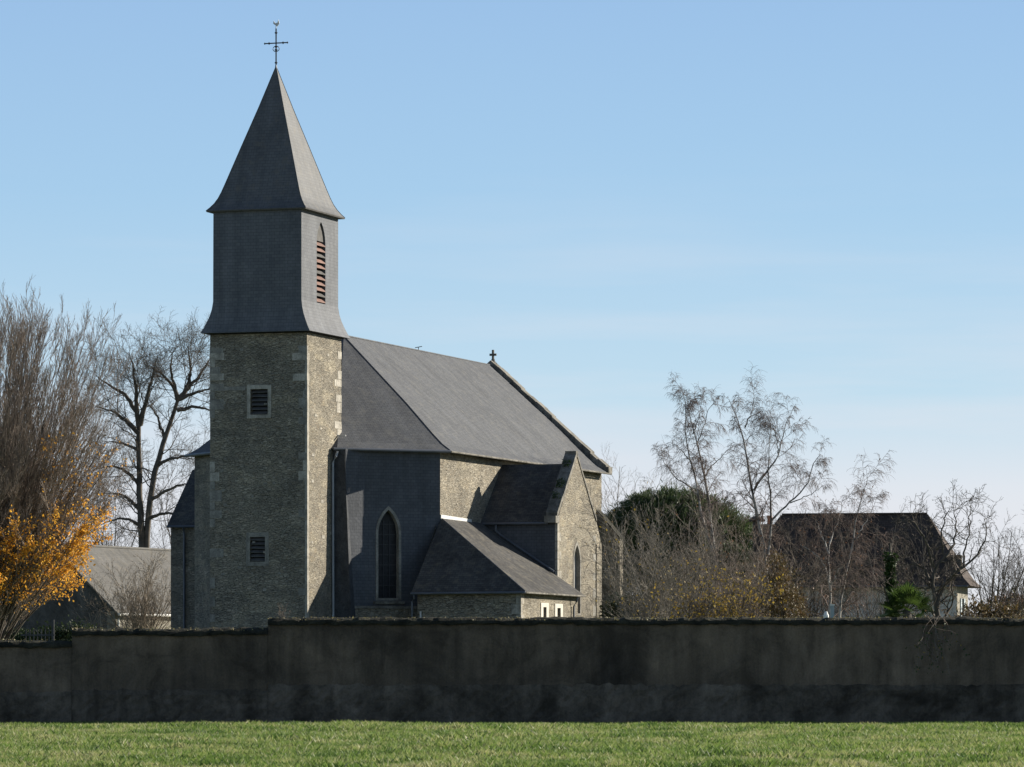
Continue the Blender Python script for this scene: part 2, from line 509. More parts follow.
def mesh_obj(name, v, f, mat, parent=None, smooth=False, kind=None, uv=True):
    me = bpy.data.meshes.new(name)
    me.from_pydata([tuple(p) for p in v], [], f)
    if uv:
        lay = me.uv_layers.new(name='UVMap')
        Z = Vector((0, 0, 1))
        for p in me.polygons:
            nrm = p.normal
            t = Z.cross(nrm)
            t = Vector((1, 0, 0)) if t.length < 0.05 else t.normalized()
            bb = nrm.cross(t)
            for li in p.loop_indices:
                co = me.vertices[me.loops[li].vertex_index].co
                lay.data[li].uv = (co.dot(t), co.dot(bb))
    if smooth:
        me.polygons.foreach_set('use_smooth', [True] * len(me.polygons))
    me.materials.append(mat)
    o = bpy.data.objects.new(name, me)
    COL.objects.link(o)
    if parent is not None: o.parent = parent
    if kind: o['kind'] = kind
    return o


def np_mesh(name, V, counts_faces, mat, parent=None, kind=None, smooth=False):
    """fast mesh from numpy: V (n,3), faces (m,k) all of one size"""
    fc = np.asarray(counts_faces, dtype=np.int32)
    me = bpy.data.meshes.new(name)
    me.vertices.add(len(V)); me.vertices.foreach_set('co', np.asarray(V, dtype=np.float32).ravel())
    me.loops.add(fc.size); me.loops.foreach_set('vertex_index', fc.ravel())
    me.polygons.add(len(fc))
    me.polygons.foreach_set('loop_start', np.arange(0, fc.size, fc.shape[1], dtype=np.int32))
    me.polygons.foreach_set('loop_total', np.full(len(fc), fc.shape[1], dtype=np.int32))
    if smooth: me.polygons.foreach_set('use_smooth', np.ones(len(fc), dtype=bool))
    me.update(calc_edges=True)
    me.materials.append(mat)
    o = bpy.data.objects.new(name, me)
    COL.objects.link(o)
    if parent is not None: o.parent = parent
    if kind: o['kind'] = kind
    return o


def empty(name, label, cat, loc=(0, 0, 0), rz=0.0, group=None):
    o = bpy.data.objects.new(name, None)
    o.empty_display_size = 0.5
    COL.objects.link(o)
    o.location = loc; o.rotation_euler = (0, 0, rz)
    o['label'] = label; o['category'] = cat
    if group: o['group'] = group
    return o


def rect(a0, a1, z0, z1):
    return [(a0, z0), (a1, z0), (a1, z1), (a0, z1)]


def lancet(c, hw, z0, zs, zt, n=7):
    """pointed arch outline, counter-clockwise from bottom left"""
    r = zt - zs
    R = (hw * hw + r * r) / (2 * hw)
    pts = [(c - hw, z0), (c + hw, z0)]
    a1 = math.asin(min(1, r / R))
    for i in range(n + 1):
        a = a1 * i / n
        pts.append((c + hw - R + R * math.cos(a), zs + R * math.sin(a)))
    for i in range(n - 1, -1, -1):
        a = a1 * i / n
        pts.append((c - hw + R - R * math.cos(a), zs + R * math.sin(a)))
    return pts


def at(px, py, D):
    """the point in space, at distance D, seen at a place in the photograph"""
    return Vector(((px - 512) / F * D, D, EYE + (HOR - py) / F * D))


# ------------------------------------------------------------------ ground
def ground():
    m, n, p, o = new_mat('field_soil')
    ob = mapped(n)
    t = noise(n, 0.35, 8, 0.65, ob)
    t2 = noise(n, 6, 6, 0.7, ob)
    r = ramp(n, [(0.3, (0.070, 0.095, 0.026)), (0.7, (0.120, 0.155, 0.040))])
    n.links.new(t.outputs['Fac'], r.inputs['Fac'])
    r2 = ramp(n, [(0.3, (0.6, 0.6, 0.6)), (0.7, (1.2, 1.2, 1.2))])
    n.links.new(t2.outputs['Fac'], r2.inputs['Fac'])
    n.links.new(mixc(n, r.outputs['Color'], r2.outputs['Color'], 1.0, 'MULTIPLY'), p.inputs['Base Color'])
    p.inputs['Roughness'].default_value = 0.95
    bump(n, p, t2.outputs['Fac'], 0.6, 0.05)
    xs = [-4000, -400, -60, -30, -10, 10, 30, 60, 400, 4000]
    ys = [-60, 20, 50, 70, 97, 130, 250, 600, 6000]
    v = [(x, y, 0) for y in ys for x in xs]
    nx = len(xs)
    f = [(j * nx + i, j * nx + i + 1, (j + 1) * nx + i + 1, (j + 1) * nx + i) for j in range(len(ys) - 1) for i in range(nx - 1)]
    g = mesh_obj('ground', v, f, m)
    g['kind'] = 'structure'


ground()


def vnoise(x, y, seed, cell):
    """smooth value noise for numpy arrays"""
    r = np.random.default_rng(seed)
    tab = r.random((256, 256))
    gx, gy = x / cell, y / cell
    ix, iy = np.floor(gx).astype(int), np.floor(gy).astype(int)
    fx, fy = gx - ix, gy - iy
    fx, fy = fx * fx * (3 - 2 * fx), fy * fy * (3 - 2 * fy)
    g = lambda a, b: tab[a % 256, b % 256]
    return (g(ix, iy) * (1 - fx) + g(ix + 1, iy) * fx) * (1 - fy) + (g(ix, iy + 1) * (1 - fx) + g(ix + 1, iy + 1) * fx) * fy


def blades(name, n, mat, hmin, hmax, wmin, wmax, dens_pow, label, clump):
    y = 55 + (94.85 - 55) * RNG.random(n * 2) ** 1.1
    x = (RNG.random(n * 2) * 2 - 1) * (y * 0.125 + 8.0)
    d = 0.55 * vnoise(x, y, 3, clump) + 0.45 * vnoise(x, y, 4, clump * 0.3)
    keep = RNG.random(n * 2) < d ** dens_pow * 2.0
    x, y, d = x[keep][:n], y[keep][:n], d[keep][:n]
    n = len(x)
    tall = 0.45 + 1.1 * vnoise(x, y, 8, 0.6) * (0.5 + vnoise(x, y, 9, 3.0))
    h = (hmin + (hmax - hmin) * RNG.random(n)) * tall * np.clip((97.5 - y) / 9, .35, 1)
    wd = wmin + (wmax - wmin) * RNG.random(n)
    a = RNG.random(n) * 2 * np.pi
    la = RNG.random(n) * 2 * np.pi
    ln = h * (0.15 + 0.75 * RNG.random(n))
    dx, dy = np.cos(a) * wd / 2, np.sin(a) * wd / 2
    lx, ly = np.cos(la) * ln, np.sin(la) * ln
    z0 = np.zeros(n)
    A = np.stack([x - dx, y - dy, z0], 1); B = np.stack([x + dx, y + dy, z0], 1)
    C = np.stack([x + dx * .8 + lx * .35, y + dy * .8 + ly * .35, h * .6], 1)
    D = np.stack([x + lx, y + ly, h], 1)
    V = np.stack([A, B, C, D], 1).reshape(-1, 3)
    i = np.arange(n, dtype=np.int32)[:, None] * 4
    T = np.concatenate([i + np.array([[0, 1, 2]]), i + np.array([[0, 2, 3]])], 0)
    o = np_mesh(name, V, T, mat, kind='stuff')
    o['label'] = label; o['category'] = 'grass'


blades('grass', 680000, M['grass'], 0.03, 0.11, 0.006, 0.011, 1.5, 'short green meadow grass in front of the long dark wall', 1.3)
blades('dry_grass', 12000, M['straw'], 0.04, 0.12, 0.003, 0.008, 2.6, 'scattered pale dry grass stalks standing in the green meadow', 0.9)

# ------------------------------------------------------------------ church
TH = math.radians(18.6)
D0 = 193.5
X0 = (307 - 512) / F * D0
church = empty('church', 'stone village church with slate belfry, pointed spire and iron cross, behind the dark wall', 'church', (X0, D0, 0), -TH)


def front(v):           # wall looking to -v ; a runs along u
    return lambda a, z, d=0.0: (a, v + d, z)


def right(u):           # wall looking to +u ; a runs along v
    return lambda a, z, d=0.0: (u - d, a, z)


def back(v):            # wall looking to +v
    return lambda a, z, d=0.0: (-a, v - d, z)


def leftw(u):           # wall looking to -u
    return lambda a, z, d=0.0: (u + d, -a, z)


def louvre_window(parent, fn, a0, a1, z0, z1, ns, slat_mat, depth=0.3, name='louvre_window'):
    """slats and dark back of a square louvred opening"""
    bk = MB().poly([fn(a0, z0, depth - 0.01), fn(a1, z0, depth - 0.01), fn(a1, z1, depth - 0.01), fn(a0, z1, depth - 0.01)])
    wn = bk.build(name, M['void'], parent)
    for i in range(ns):
        z = z0 + (i + 0.15) * (z1 - z0) / ns
        hh = (z1 - z0) / ns
        jit = random.uniform(-.012, .012)
        s = MB()
        p = [fn(a0 + .01, z + jit, 0.05), fn(a1 - .01, z - jit, 0.05), fn(a1 - .01, z + hh * .62 - jit, 0.22), fn(a0 + .01, z + hh * .62 + jit, 0.22)]
        q = [Vector(k) + Vector((0, 0, 0.035)) for k in p]
        s.poly(q); s.poly(list(reversed(p))); s.poly([p[0], p[1], q[1], q[0]])
        s.poly([p[1], p[2], q[2], q[1]]); s.poly([p[3], p[0], q[0], q[3]])
        s.build('slat', slat_mat if not isinstance(slat_mat, list) else random.choice(slat_mat), wn)
    return wn


# --- tower masonry
TU0, TU1, TV0, TV1 = -4.83, 0.0, 0.0, 4.42
TT = 16.5
fF, fR = front(TV0), right(TU1)
w_low = rect(-2.83, -2.08, 5.78, 6.92)
w_up = rect(-2.80, -1.93, 12.58, 13.76)
tw = MB()
tw.facade(rect(TU0, TU1, 0, TT), [w_low, w_up], fF, 0.32)
tw.facade(rect(TV0, TV1, 0, TT), [], fR)
tw.facade(rect(-TU1, -TU0, 0, TT), [], back(TV1))
tw.facade(rect(-TV1, -TV0, 0, TT), [], leftw(TU0))
tw.poly([(TU0, TV0, TT), (TU1, TV0, TT), (TU1, TV1, TT), (TU0, TV1, TT)])
tower = tw.build('tower_wall', M['rubble'], church)


def window_surround(fn, win, grow, mat, d=-0.05):
    a0, a1 = win[0][0], win[1][0]; z0, z1 = win[0][1], win[2][1]
    return MB().ring(rect(a0 - grow, a1 + grow, z0 - grow, z1 + grow * 1.1), win, fn, d, 0.05).build('surround', mat, tower)


louvre_window(tower, fF, -2.83, -2.08, 5.78, 6.92, 6, M['louvre_grey'], 0.32, 'louvre_window')
louvre_window(tower, fF, -2.80, -1.93, 12.58, 13.76, 6, M['louvre_grey'], 0.32, 'louvre_window')
window_surround(fF, w_low, 0.19, M['quoin_grey'], -0.012)
window_surround(fF, w_up, 0.17, M['quoin'])
# corner stones, the pale ones near the top, darker below
def stone(mat, *b_):
    MB().box(*b_).build('quoin', mat, tower)


rr = random.Random(4)
z, k = 3.0, 0
while z < 15.4:
    hh = rr.uniform(.32, .55)
    g_ = M['quoin_grey'] if rr.random() < .6 or z < 9 else M['quoin']
    if rr.random() < .3:
        stone(g_, TU1 - (.42 if k % 2 else .2), TU1 + .008, TV0 - .012, TV0 + (.13 if k % 2 else .3), z, z + hh - .03)
    if rr.random() < .35:
        stone(g_, TU0 - .008, TU0 + (rr.uniform(.4, .7) if k % 2 else .25), TV0 - .012, TV0 + .3, z, z + hh - .03)
    if z > 11 and k % 3 != 1:
        stone(M['quoin'], TU1 - .2, TU1 + .012, TV1 - rr.uniform(.4, .9), TV1 + .012, z, z + hh - .03)
    z += hh; k += 1
for zz, la in ((15.05, .72), (14.1, .7)):
    stone(M['quoin'], TU1 - la, TU1 + .014, TV0 - .018, TV0 + .28, zz, zz + .34)
    stone(M['quoin'], TU0 - .012, TU0 + la, TV0 - .018, TV0 + .3, zz + .1, zz + .42)
# narrow dressed edge on the lit side of the corner
MB().box(TU1 - .1, TU1 + .015, TV0 - .004, TV0 + .2, 0, 15.2).build('corner_edge', M['quoin'], tower)
rr = random.Random(9)
for _ in range(26):
    a = rr.uniform(TU0 + .5, TU1 - .6); z = rr.uniform(4.2, 15.6); s = rr.uniform(.05, .14)
    MB().box(a, a + s * rr.uniform(1, 2), TV0 - .012, TV0 + .1, z, z + s).build('pale_stone', M['quoin_grey'], tower)
for _ in range(14):
    a = rr.uniform(TV0 + .3, TV1 - .4); z = rr.uniform(4.2, 15.8); s = rr.uniform(.07, .16)
    MB().box(TU1 - .1, TU1 + .014, a, a + s * 2.2, z, z + s).build('pale_stone', M['quoin'], tower)
# long lintel course beside the upper opening
MB().box(-4.6, -3.05, TV0 - .014, TV0 + .1, 13.72, 13.9).build('stone_course', M['quoin_grey'], tower)

# --- belfry: slate box with a flared skirt
CU, CV = -2.42, 2.22


def square(hu, hv, z):
    return [(CU - hu, CV - hv, z), (CU + hu, CV - hv, z), (CU + hu, CV + hv, z), (CU - hu, CV + hv, z)]


bhu, bhv = 2.20, 2.36
b = MB()
flare = [(16.38, 1.0), (16.62, .74), (16.9, .49), (17.2, .26), (17.5, .1), (17.85, 0.0)]
rings = [square(bhu + .52 * k, bhv + .28 * k, z) for z, k in flare] + [square(bhu - .01, bhv - .01, 22.12)]
# the right face is a facade of its own so that the louvred lancet is a real opening
for ri in range(len(rings) - 1):
    r0, r1 = rings[ri], rings[ri + 1]
    for i in (0, 2, 3):
        j = (i + 1) % 4
        b.poly([r0[i], r0[j], r1[j], r1[i]])
    if ri < len(rings) - 2:
        b.poly([r0[1], r0[2], r1[2], r1[1]])
BU = CU + bhu
fB = right(BU)
bw = lancet(2.36, .56, 17.85, 20.6, 21.65)
b.facade(rect(CV - bhv, CV + bhv, 17.85, 22.12), [bw], fB, 0.3)
b.poly(list(reversed(rings[0])))
belfry = b.build('belfry', M['slate_belfry'], church)
bl = MB()
ins = bw
vo = MB(); vo.poly([fB(a, z, .29) for a, z in bw])
lw = vo.build('louvre_window', M['void'], belfry)
nsl = 11
for i in range(nsl):
    z = 17.9 + i * .262
    s = MB()
    p = [fB(1.81, z, .0), fB(2.91, z, .0), fB(2.91, z + .17, .2), fB(1.81, z + .17, .2)]
    qq = [Vector(k) + Vector((0, 0, .05)) for k in p]
    s.poly(qq); s.poly(list(reversed(p))); s.poly([p[0], p[1], qq[1], qq[0]]); s.poly([p[1], p[2], qq[2], qq[1]]); s.poly([p[3], p[0], qq[0], qq[3]])
    s.build('slat', M['louvre_red'] if i not in (8, 5, 1) else M['louvre_grey'], lw)
MB().poly([fB(a, z, .08) for a, z in lancet(2.36, .54, 20.75, 20.76, 21.62)]).build('arch_panel', M['louvre_grey'], lw)
# eave board under the skirt
MB().box(TU0 - .1, TU1 + .1, TV0 - .1, TV1 + .1, 16.33, 16.45).build('skirt_board', M['void'], belfry)

# --- spire
prof = [(22.05, 1.0), (22.2, .945), (22.4, .885), (22.65, .83), (22.95, .782), (23.4, .722), (25.2, .488), (27.0, .25), (28.9, .012)]
sp = MB()
sr = [square(2.48 * k, 2.54 * k, z) for z, k in prof]
for ri in range(len(sr) - 1):
    for i in range(4):
        j = (i + 1) % 4
        sp.poly([sr[ri][i], sr[ri][j], sr[ri + 1][j], sr[ri + 1][i]])
sp.poly(list(reversed(sr[0])))
spire = sp.build('spire', M['slate_spire'], church)
hp = MB()
for i in range(4):
    hp.tube([Vector(r[i]) + Vector((0, 0, .01)) for r in sr], .018, 5)
hp.build('hip_flashing', M['slate_spire'], spire)
ev = MB()
e0, e1 = square(2.46, 2.52, 22.0), square(2.49, 2.55, 22.06)
ev.loops([e0, e1], True, False)
ev.build('eave_board', M['louvre_grey'], spire)
MB().lathe((CU, CV, 28.45), [(.1, 0), (.075, .25), (.05, .5), (.03, .62)], 8).build('finial_cap', M['zinc'], spire)
ic = MB()
ic.tube([(CU, CV, 28.8), (CU, CV, 30.75)], .035, 6)
ic.tube([(CU - .57, CV, 30.07), (CU + .57, CV, 30.07)], .03, 6)
for dz in (29.15, 29.75, 29.9, 30.55):
    ic.lathe((CU, CV, dz), [(.02, -.06), (.08, 0), (.02, .06)], 8)
for du in (-.35, .35):
    ic.lathe((CU + du, CV, 30.07), [(.015, -.06), (.06, 0), (.015, .06)], 8)
for du in (-.57, .57):
    ic.lathe((CU + du, CV, 30.07), [(.01, -.05), (.05, 0), (.01, .05)], 6)
pts = [(CU + .16 * math.cos(t * math.pi / 6), CV, 29.8 + .13 * math.sin(t * math.pi / 6)) for t in range(13)]
ic.tube(pts, .018, 5)
cross = ic.build('iron_cross', M['iron'], spire)
ck = MB()
ck.prism([(CU - .14, CV - .015, 30.98), (CU + .06, CV - .015, 30.84), (CU + .17, CV - .015, 30.98), (CU + .12, CV - .015, 31.16), (CU + .07, CV - .015, 31.02), (CU - .04, CV - .015, 31.0), (CU - .12, CV - .015, 31.12)], (0, .03, 0))
ck.tube([(CU, CV, 30.7), (CU, CV, 30.92)], .02, 5)
ck.build('weathercock', M['zinc_pale'], spire)

# --- nave with a three-sided end wrapped round the tower
UC = -2.35                                       # axis of the nave
NU1, NU0 = 3.95, 2 * UC - 3.95
NVC, NV1 = 7.20, 32.8                            # where the side walls begin and end
EU1, EU0 = 4.40, 2 * UC - 4.40
EVC = 7.32
EF1, EF0, EFV = 0.30, 2 * UC - 0.30, 3.10        # the short front side of the eaves
EZ0 = 11.16
PK = (UC, 10.9, 17.0)
RZ = 17.0
ST = 3.77                                        # top of the stone base under the slates
DX, DY = .697, .717                              # direction of the diagonal wall


def fD(a, z, d=0.0):                             # diagonal wall, a runs leftwards (negative) from its right end
    return (NU1 + DX * a - DY * d, NVC + DY * a + DX * d, z)


def fDm(a, z, d=0.0):                            # the mirrored diagonal wall left of the tower
    p = fD(-a, z, d)
    return (2 * UC - p[0], p[1], p[2])


AJ = -3.95
jx, jy, _ = fD(AJ, 0)
lw_o = lancet(-2.72, .66, 4.02, 7.2, 8.47)
lw_i = lancet(-2.72, .535, 4.14, 7.17, 8.30)
fw = MB()
fw.facade(rect(AJ, 0, ST, 11.12), [lw_o], fD, .35)
# narrow facet turning back to the tower
fx, fy = jx - .56, jy - 1.06
fw.poly([(fx, fy, ST), (jx, jy, ST), (jx, jy, 11.12), (fx, fy, 11.12)])
fw.build('slate_apse_wall', M['slate_front'], church)
MB().facade(rect(0, -AJ + 1.0, 0, 11.12), [], fDm, .3).build('stone_apse_wall', M['rubble'], church)
# dark battered pier in the corner of tower and apse
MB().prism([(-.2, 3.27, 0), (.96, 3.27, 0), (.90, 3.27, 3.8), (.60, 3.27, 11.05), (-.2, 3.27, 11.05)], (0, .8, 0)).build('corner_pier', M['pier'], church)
pl_ = MB()
pl_.poly([fD(AJ - .9, 0, -.12), fD(.0, 0, -.12), fD(.0, ST - .13, -.12), fD(AJ - .9, ST - .13, -.12)])
pl_.build('stone_base', M['rubble'], church)
le = MB()
le.prism([fD(AJ - .9, ST - .13, -.18), fD(0, ST - .13, -.18), fD(0, ST + .0, -.18), fD(AJ - .9, ST + .0, -.18)], (-DY * .3, DX * .3, 0))
le.build('base_ledge', M['coping'], church)
win = MB().ring(lw_o, lw_i, fD, -.03, .3).build('lancet_window', M['quoin_grey'], church)
gp = MB(); gp.poly([fD(a, z, .26) for a, z in lancet(-2.72, .56, 4.05, 7.17, 8.34)])
gp.build('pane', M['glass'], win)
for k in range(1, 8):
    z = 4.25 + k * .48
    MB().prism([fD(-3.2, z, .22), fD(-2.24, z, .22), fD(-2.24, z + .035, .22), fD(-3.2, z + .035, .22)], (-DY * .03, DX * .03, 0)).build('glazing_bar', M['iron'], win)
for a in (-.16, .16):
    MB().prism([fD(-2.735 + a, 4.2, .225), fD(-2.705 + a, 4.2, .225), fD(-2.705 + a, 7.8, .225), fD(-2.735 + a, 7.8, .225)], (-DY * .025, DX * .025, 0)).build('glazing_bar', M['iron'], win)
MB().prism([fD(-3.5, 3.86, -.17), fD(-1.95, 3.86, -.17), fD(-1.95, 3.99, -.17), fD(-3.5, 3.99, -.17)], (-DY * .4, DX * .4, 0)).build('sill', M['coping'], win)

nw = MB()
nw.facade(rect(NVC, NV1, 0, 11.08), [], right(NU1))
nw.facade(rect(-NV1, -NVC, 0, 11.08), [], leftw(NU0))
nw.facade([(-NU1, 0), (-NU0, 0), (-NU0, 11.1), (-UC, 16.8), (-NU1, 11.1)], [], back(NV1))
nw.build('nave_wall', M['rubble'], church)


# roof, with a slight bell-cast at the eaves
def roof_ring(fr):
    """outline of the roof at a fraction of its height: eave points moved towards the ridge"""
    lift = -.11 if 0 < fr < .2 else 0
    z = EZ0 + (RZ - EZ0) * fr + lift
    q = lambda u, v: (u + (PK[0] - u) * fr, v + (PK[1] - v) * fr, z)
    ve = 32.5 + .85 * fr
    return [(EU0 + (UC - EU0) * fr, ve, z), q(EU0, EVC), q(EF0, EFV), q(EF1, EFV), q(EU1, EVC), (EU1 + (UC - EU1) * fr, ve, z)]


rf = MB()
lv = [roof_ring(x) for x in (0, .07, .16, .4, 1.0)]
for r0, r1 in zip(lv[:-1], lv[1:]):
    for i in range(5):
        q = [r0[i], r0[i + 1], r1[i + 1], r1[i]]
        if r1[i] == r1[i + 1] or (Vector(r1[i]) - Vector(r1[i + 1])).length < 1e-4:
            q = q[:3]
        rf.poly(q)
low = [(x, y, z - .07) for x, y, z in lv[0]]
for i in range(5):
    rf.poly([low[i], low[i + 1], lv[0][i + 1], lv[0][i]])
ins = [(NU0 + .3, NV1 - .1, EZ0 - .08), (NU0 + .3, NVC + .3, EZ0 - .08), (EF0 + .3, EFV + 1.2, EZ0 - .08), (EF1 - .3, EFV + 1.2, EZ0 - .08), (NU1 - .3, NVC + .3, EZ0 - .08), (NU1 - .3, NV1 - .1, EZ0 - .08)]
for i in range(5):
    rf.poly([low[i + 1], low[i], ins[i], ins[i + 1]])
nroof = rf.build('nave_roof', M['slate_roof'], church)
MB().tube([(UC, PK[1], RZ + .02), (UC, 33.2, RZ + .0)], .05, 6).build('ridge', M['slate_roof'], nroof)
MB().tube([Vector(r[4]) + Vector((0, 0, .015)) for r in lv], .018, 5).build('hip_flashing', M['slate_roof'], nroof)
MB().tube([(EF1 - .15, EFV - .10, EZ0 - .07), (EU1 + .05, EVC - .08, EZ0 - .07)], .075, 8).build('gutter', M['zinc'], nroof)
MB().tube([(EU1 + .06, EVC - .03, EZ0 - .07), (EU1 + .06, NV1 + .1, EZ0 - .10)], .05, 8).build('gutter', M['coping'], nroof)
MB().tube([(EF0 + .1, EFV - .08, EZ0 - .07), (EU0 - .05, EVC - .08, EZ0 - .07)], .075, 8).build('gutter', M['zinc'], nroof)
sn = MB()
sn.tube([(UC, 21.6, RZ), (UC, 21.6, RZ + .2)], .02, 5)
sn.tube([(UC - .18, 21.6, RZ + .16), (UC + .2, 21.6, RZ + .22)], .02, 5)
sn.build('ridge_spike', M['iron'], nroof)
# grey flashing where the flare of the roof meets the tower
MB().box(-.02, .42, 3.9, 3.95, 11.72, 11.79).build('flashing', M['zinc_pale'], nroof)
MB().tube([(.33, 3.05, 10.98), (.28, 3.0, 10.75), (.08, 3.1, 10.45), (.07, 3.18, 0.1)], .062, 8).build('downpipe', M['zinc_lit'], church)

# east gable coping with stone cross
def coping_prism(mb, u0, z0, u1, z1, v0, v1, th):
    mb.prism([(u0, v0, z0), (u0, v0, z0 + th), (u1, v0, z1 + th), (u1, v0, z1)] if u0 > u1 else [(u0, v0, z0), (u1, v0, z1), (u1, v0, z1 + th), (u0, v0, z0 + th)], (0, v1 - v0, 0))


coping = MB().box(EU1 - .30, EU1 + .12, 32.25, 32.9, 11.1, 11.42).build('gable_coping', M['coping'], church)
rr = random.Random(2)
nst = 15
for k in range(nst):
    t0, t1 = k / nst, (k + .985) / nst
    j = rr.uniform(-.05, .05)
    jv = rr.uniform(-.04, .04)
    for ue in (EU1 - .02, EU0 + .02):
        cp = MB()
        coping_prism(cp, ue + (UC - ue) * t0, 11.0 + 5.85 * t0 + j, ue + (UC - ue) * t1, 11.0 + 5.85 * t1 + j, 32.2 + jv + .85 * t0, 32.9 + jv + .85 * t0, .44)
        cp.build('coping_stone', M['coping'], coping)
gc = MB()
gc.lathe((UC, 33.4, 16.95), [(.26, 0), (.22, .18), (.11, .3), (.09, .42)], 8)
gc.box(UC - .055, UC + .055, 33.35, 33.45, 17.3, 17.85)
gc.box(UC - .19, UC + .19, 33.355, 33.445, 17.53, 17.65)
gc.build('stone_cross', M['coping'], coping)

# raking buttress at the far corner
bt = MB()
bt.prism([(3.7, 31.95, 0), (5.22, 31.95, 0), (5.22, 31.95, 7.6), (3.7, 31.95, 9.3)], (0, .6, 0))
bt.build('buttress', M['rubble'], church)
MB().prism([(5.26, 31.9, 7.58), (5.26, 31.9, 7.68), (3.75, 31.9, 9.38), (3.75, 31.9, 9.28)], (0, .7, 0)).build('buttress_cap', M['wall_cap'], church)
rr = random.Random(12)
z = 3.0
while z < 7.2:
    hh = rr.uniform(.3, .5)
    if rr.random() > .3:
        MB().box(5.22 - rr.choice((.2, .35)), 5.23, 31.938, 32.1, z, z + hh - .03).build('quoin', M['rubble'], church)
    z += hh

# --- side chapel with its own gable
CH0, CH1, CHU = 13.3, 19.45, 7.82
chm = (CH0 + CH1) / 2
fC = right(CHU)
cw_o = lancet(chm, .63, 3.4, 6.05, 7.05)
cw_i = lancet(chm, .49, 3.5, 6.0, 6.86)
cwl = MB()
cwl.facade([(CH0, 0), (CH1, 0), (CH1, 8.05), (chm, 11.15), (CH0, 8.05)], [cw_o], fC, .35)
cwl.facade([(-CH1, 0), (-CH0, 0), (-CH0, 8.05), (-chm, 11.15), (-CH1, 8.05)], [], leftw(CHU - .5))
cwl.facade(rect(-CHU, -NU1 + .1, 0, 7.9), [], back(CH1))
cwl.facade(rect(CHU - .5, CHU, 0, 8.05), [], front(CH0))
cwl.build('chapel_wall', M['rubble'], church)
wv = MB(); wv.facade(rect(NU1, CHU - .12, 0, 7.95), [], front(CH0 - .02))
wv.build('chapel_side_cladding', M['slate_front'], church)
cwin = MB().ring(cw_o, cw_i, fC, -.02, .3).build('lancet_window', M['quoin_grey'], church)
MB().poly([fC(a, z, .2) for a, z in lancet(chm, .51, 3.45, 6.0, 6.9)]).build('pane', M['glass_pale'], cwin)
cr_ = MB()
RZC = 10.86
for s, ve in ((1, CH0 - .22), (-1, CH1 + .22)):
    pp = [(NU1 - .6, ve, 7.88), (CHU - .3, ve, 7.88), (CHU - .3, chm, RZC), (NU1 - .6, chm, RZC)]
    cr_.poly(pp if s > 0 else list(reversed(pp)))
cr_.poly([(NU1, CH0 - .22, 7.84), (NU1, CH0 + .2, 7.84), (CHU - .3, CH0 + .2, 7.84), (CHU - .3, CH0 - .22, 7.84)])
croof = cr_.build('chapel_roof', M['slate_low'], church)
MB().tube([(NU1 + .1, CH0 - .27, 7.84), (CHU - .42, CH0 - .27, 7.84)], .06, 8).build('gutter', M['zinc'], croof)
MB().box(CHU - .42, CHU - .12, CH0 - .30, CH0 - .05, 7.86, 8.02).build('flashing', M['zinc_pale'], croof)


def vcoping(mb, v0, z0, v1, z1, u0, u1, th):
    pts = [(u1, v0, z0), (u1, v1, z1), (u1, v1, z1 + th), (u1, v0, z0 + th)]
    if v1 < v0: pts = [(u1, v1, z1), (u1, v0, z0), (u1, v0, z0 + th), (u1, v1, z1 + th)]
    mb.prism(pts, (u0 - u1, 0, 0))


ccop = MB().box(CHU - .55, CHU + .02, chm - .18, chm + .12, 11.18, 11.48).build('chapel_gable_coping', M['coping'], church)
MB().box(CHU - .58, CHU + .025, CH0 - .36, CH0 + .22, 7.86, 8.2).build('kneeler', M['coping'], ccop)
rr = random.Random(6)
for k in range(7):
    t0, t1 = k / 7, (k + .985) / 7
    j = rr.uniform(-.035, .035); ju = rr.uniform(-.04, .0)
    va, vb = CH0 - .12, chm - .02
    cc = MB()
    vcoping(cc, va + (vb - va) * t0, 8.08 + 3.12 * t0 + j, va + (vb - va) * t1, 8.08 + 3.12 * t1 + j, CHU - .55 + ju, CHU + .03 + ju * .3, .27)
    cc.build('coping_stone', M['coping'], ccop)
    va, vb = CH1 + .12, chm + .02
    cc = MB()
    vcoping(cc, va + (vb - va) * t0, 8.08 + 3.12 * t0 + j, va + (vb - va) * t1, 8.08 + 3.12 * t1 + j, CHU - .55, CHU + .03, .16)
    cc.build('coping_stone', M['coping'], ccop)
# plants growing on the coping
V, Tt = [], []
for k in range(260):
    t = random.choice((.28, .45, .5, .8)) + random.uniform(-.05, .05)
    c = Vector((CHU - random.uniform(.1, .5), CH0 - .12 + (chm - CH0) * t, 8.34 + 3.12 * t))
    a = Vector((random.gauss(0, 1), random.gauss(0, 1), random.gauss(.4, .6))).normalized() * .09
    s_ = a.orthogonal().normalized() * .03
    i = len(V); V += [c + a * .3, c + a * .7 + s_, c + a * 1.3, c + a * .7 - s_]; Tt.append((i, i + 1, i + 2, i + 3))
mesh_obj('wall_plants', V, Tt, M['leaf_ivy'], ccop, uv=False, kind='stuff')
rr = random.Random(8)
z = 3.0
k = 0
while z < 7.7:
    hh = rr.uniform(.35, .55)
    MB().box(CHU - .12, CHU + .014, CH0 - .035, CH0 + (.55 if k % 2 else .25), z, z + hh - .03).build('quoin', M['quoin'], church)
    if k % 2: MB().box(CHU - .1, CHU + .012, CH1 - .45, CH1 + .012, z, z + hh - .03).build('quoin', M['quoin_grey'], church)
    z += hh; k += 1
# right hand buttress of the gable
cb = MB()
cb.prism([(CHU - .25, CH1 + .02, 0), (CHU + .05, CH1 + .02, 0), (CHU + .05, CH1 + .02, 6.9), (CHU - .25, CH1 + .02, 8.2)], (0, .85, 0))
cb.build('chapel_buttress', M['rubble'], church)

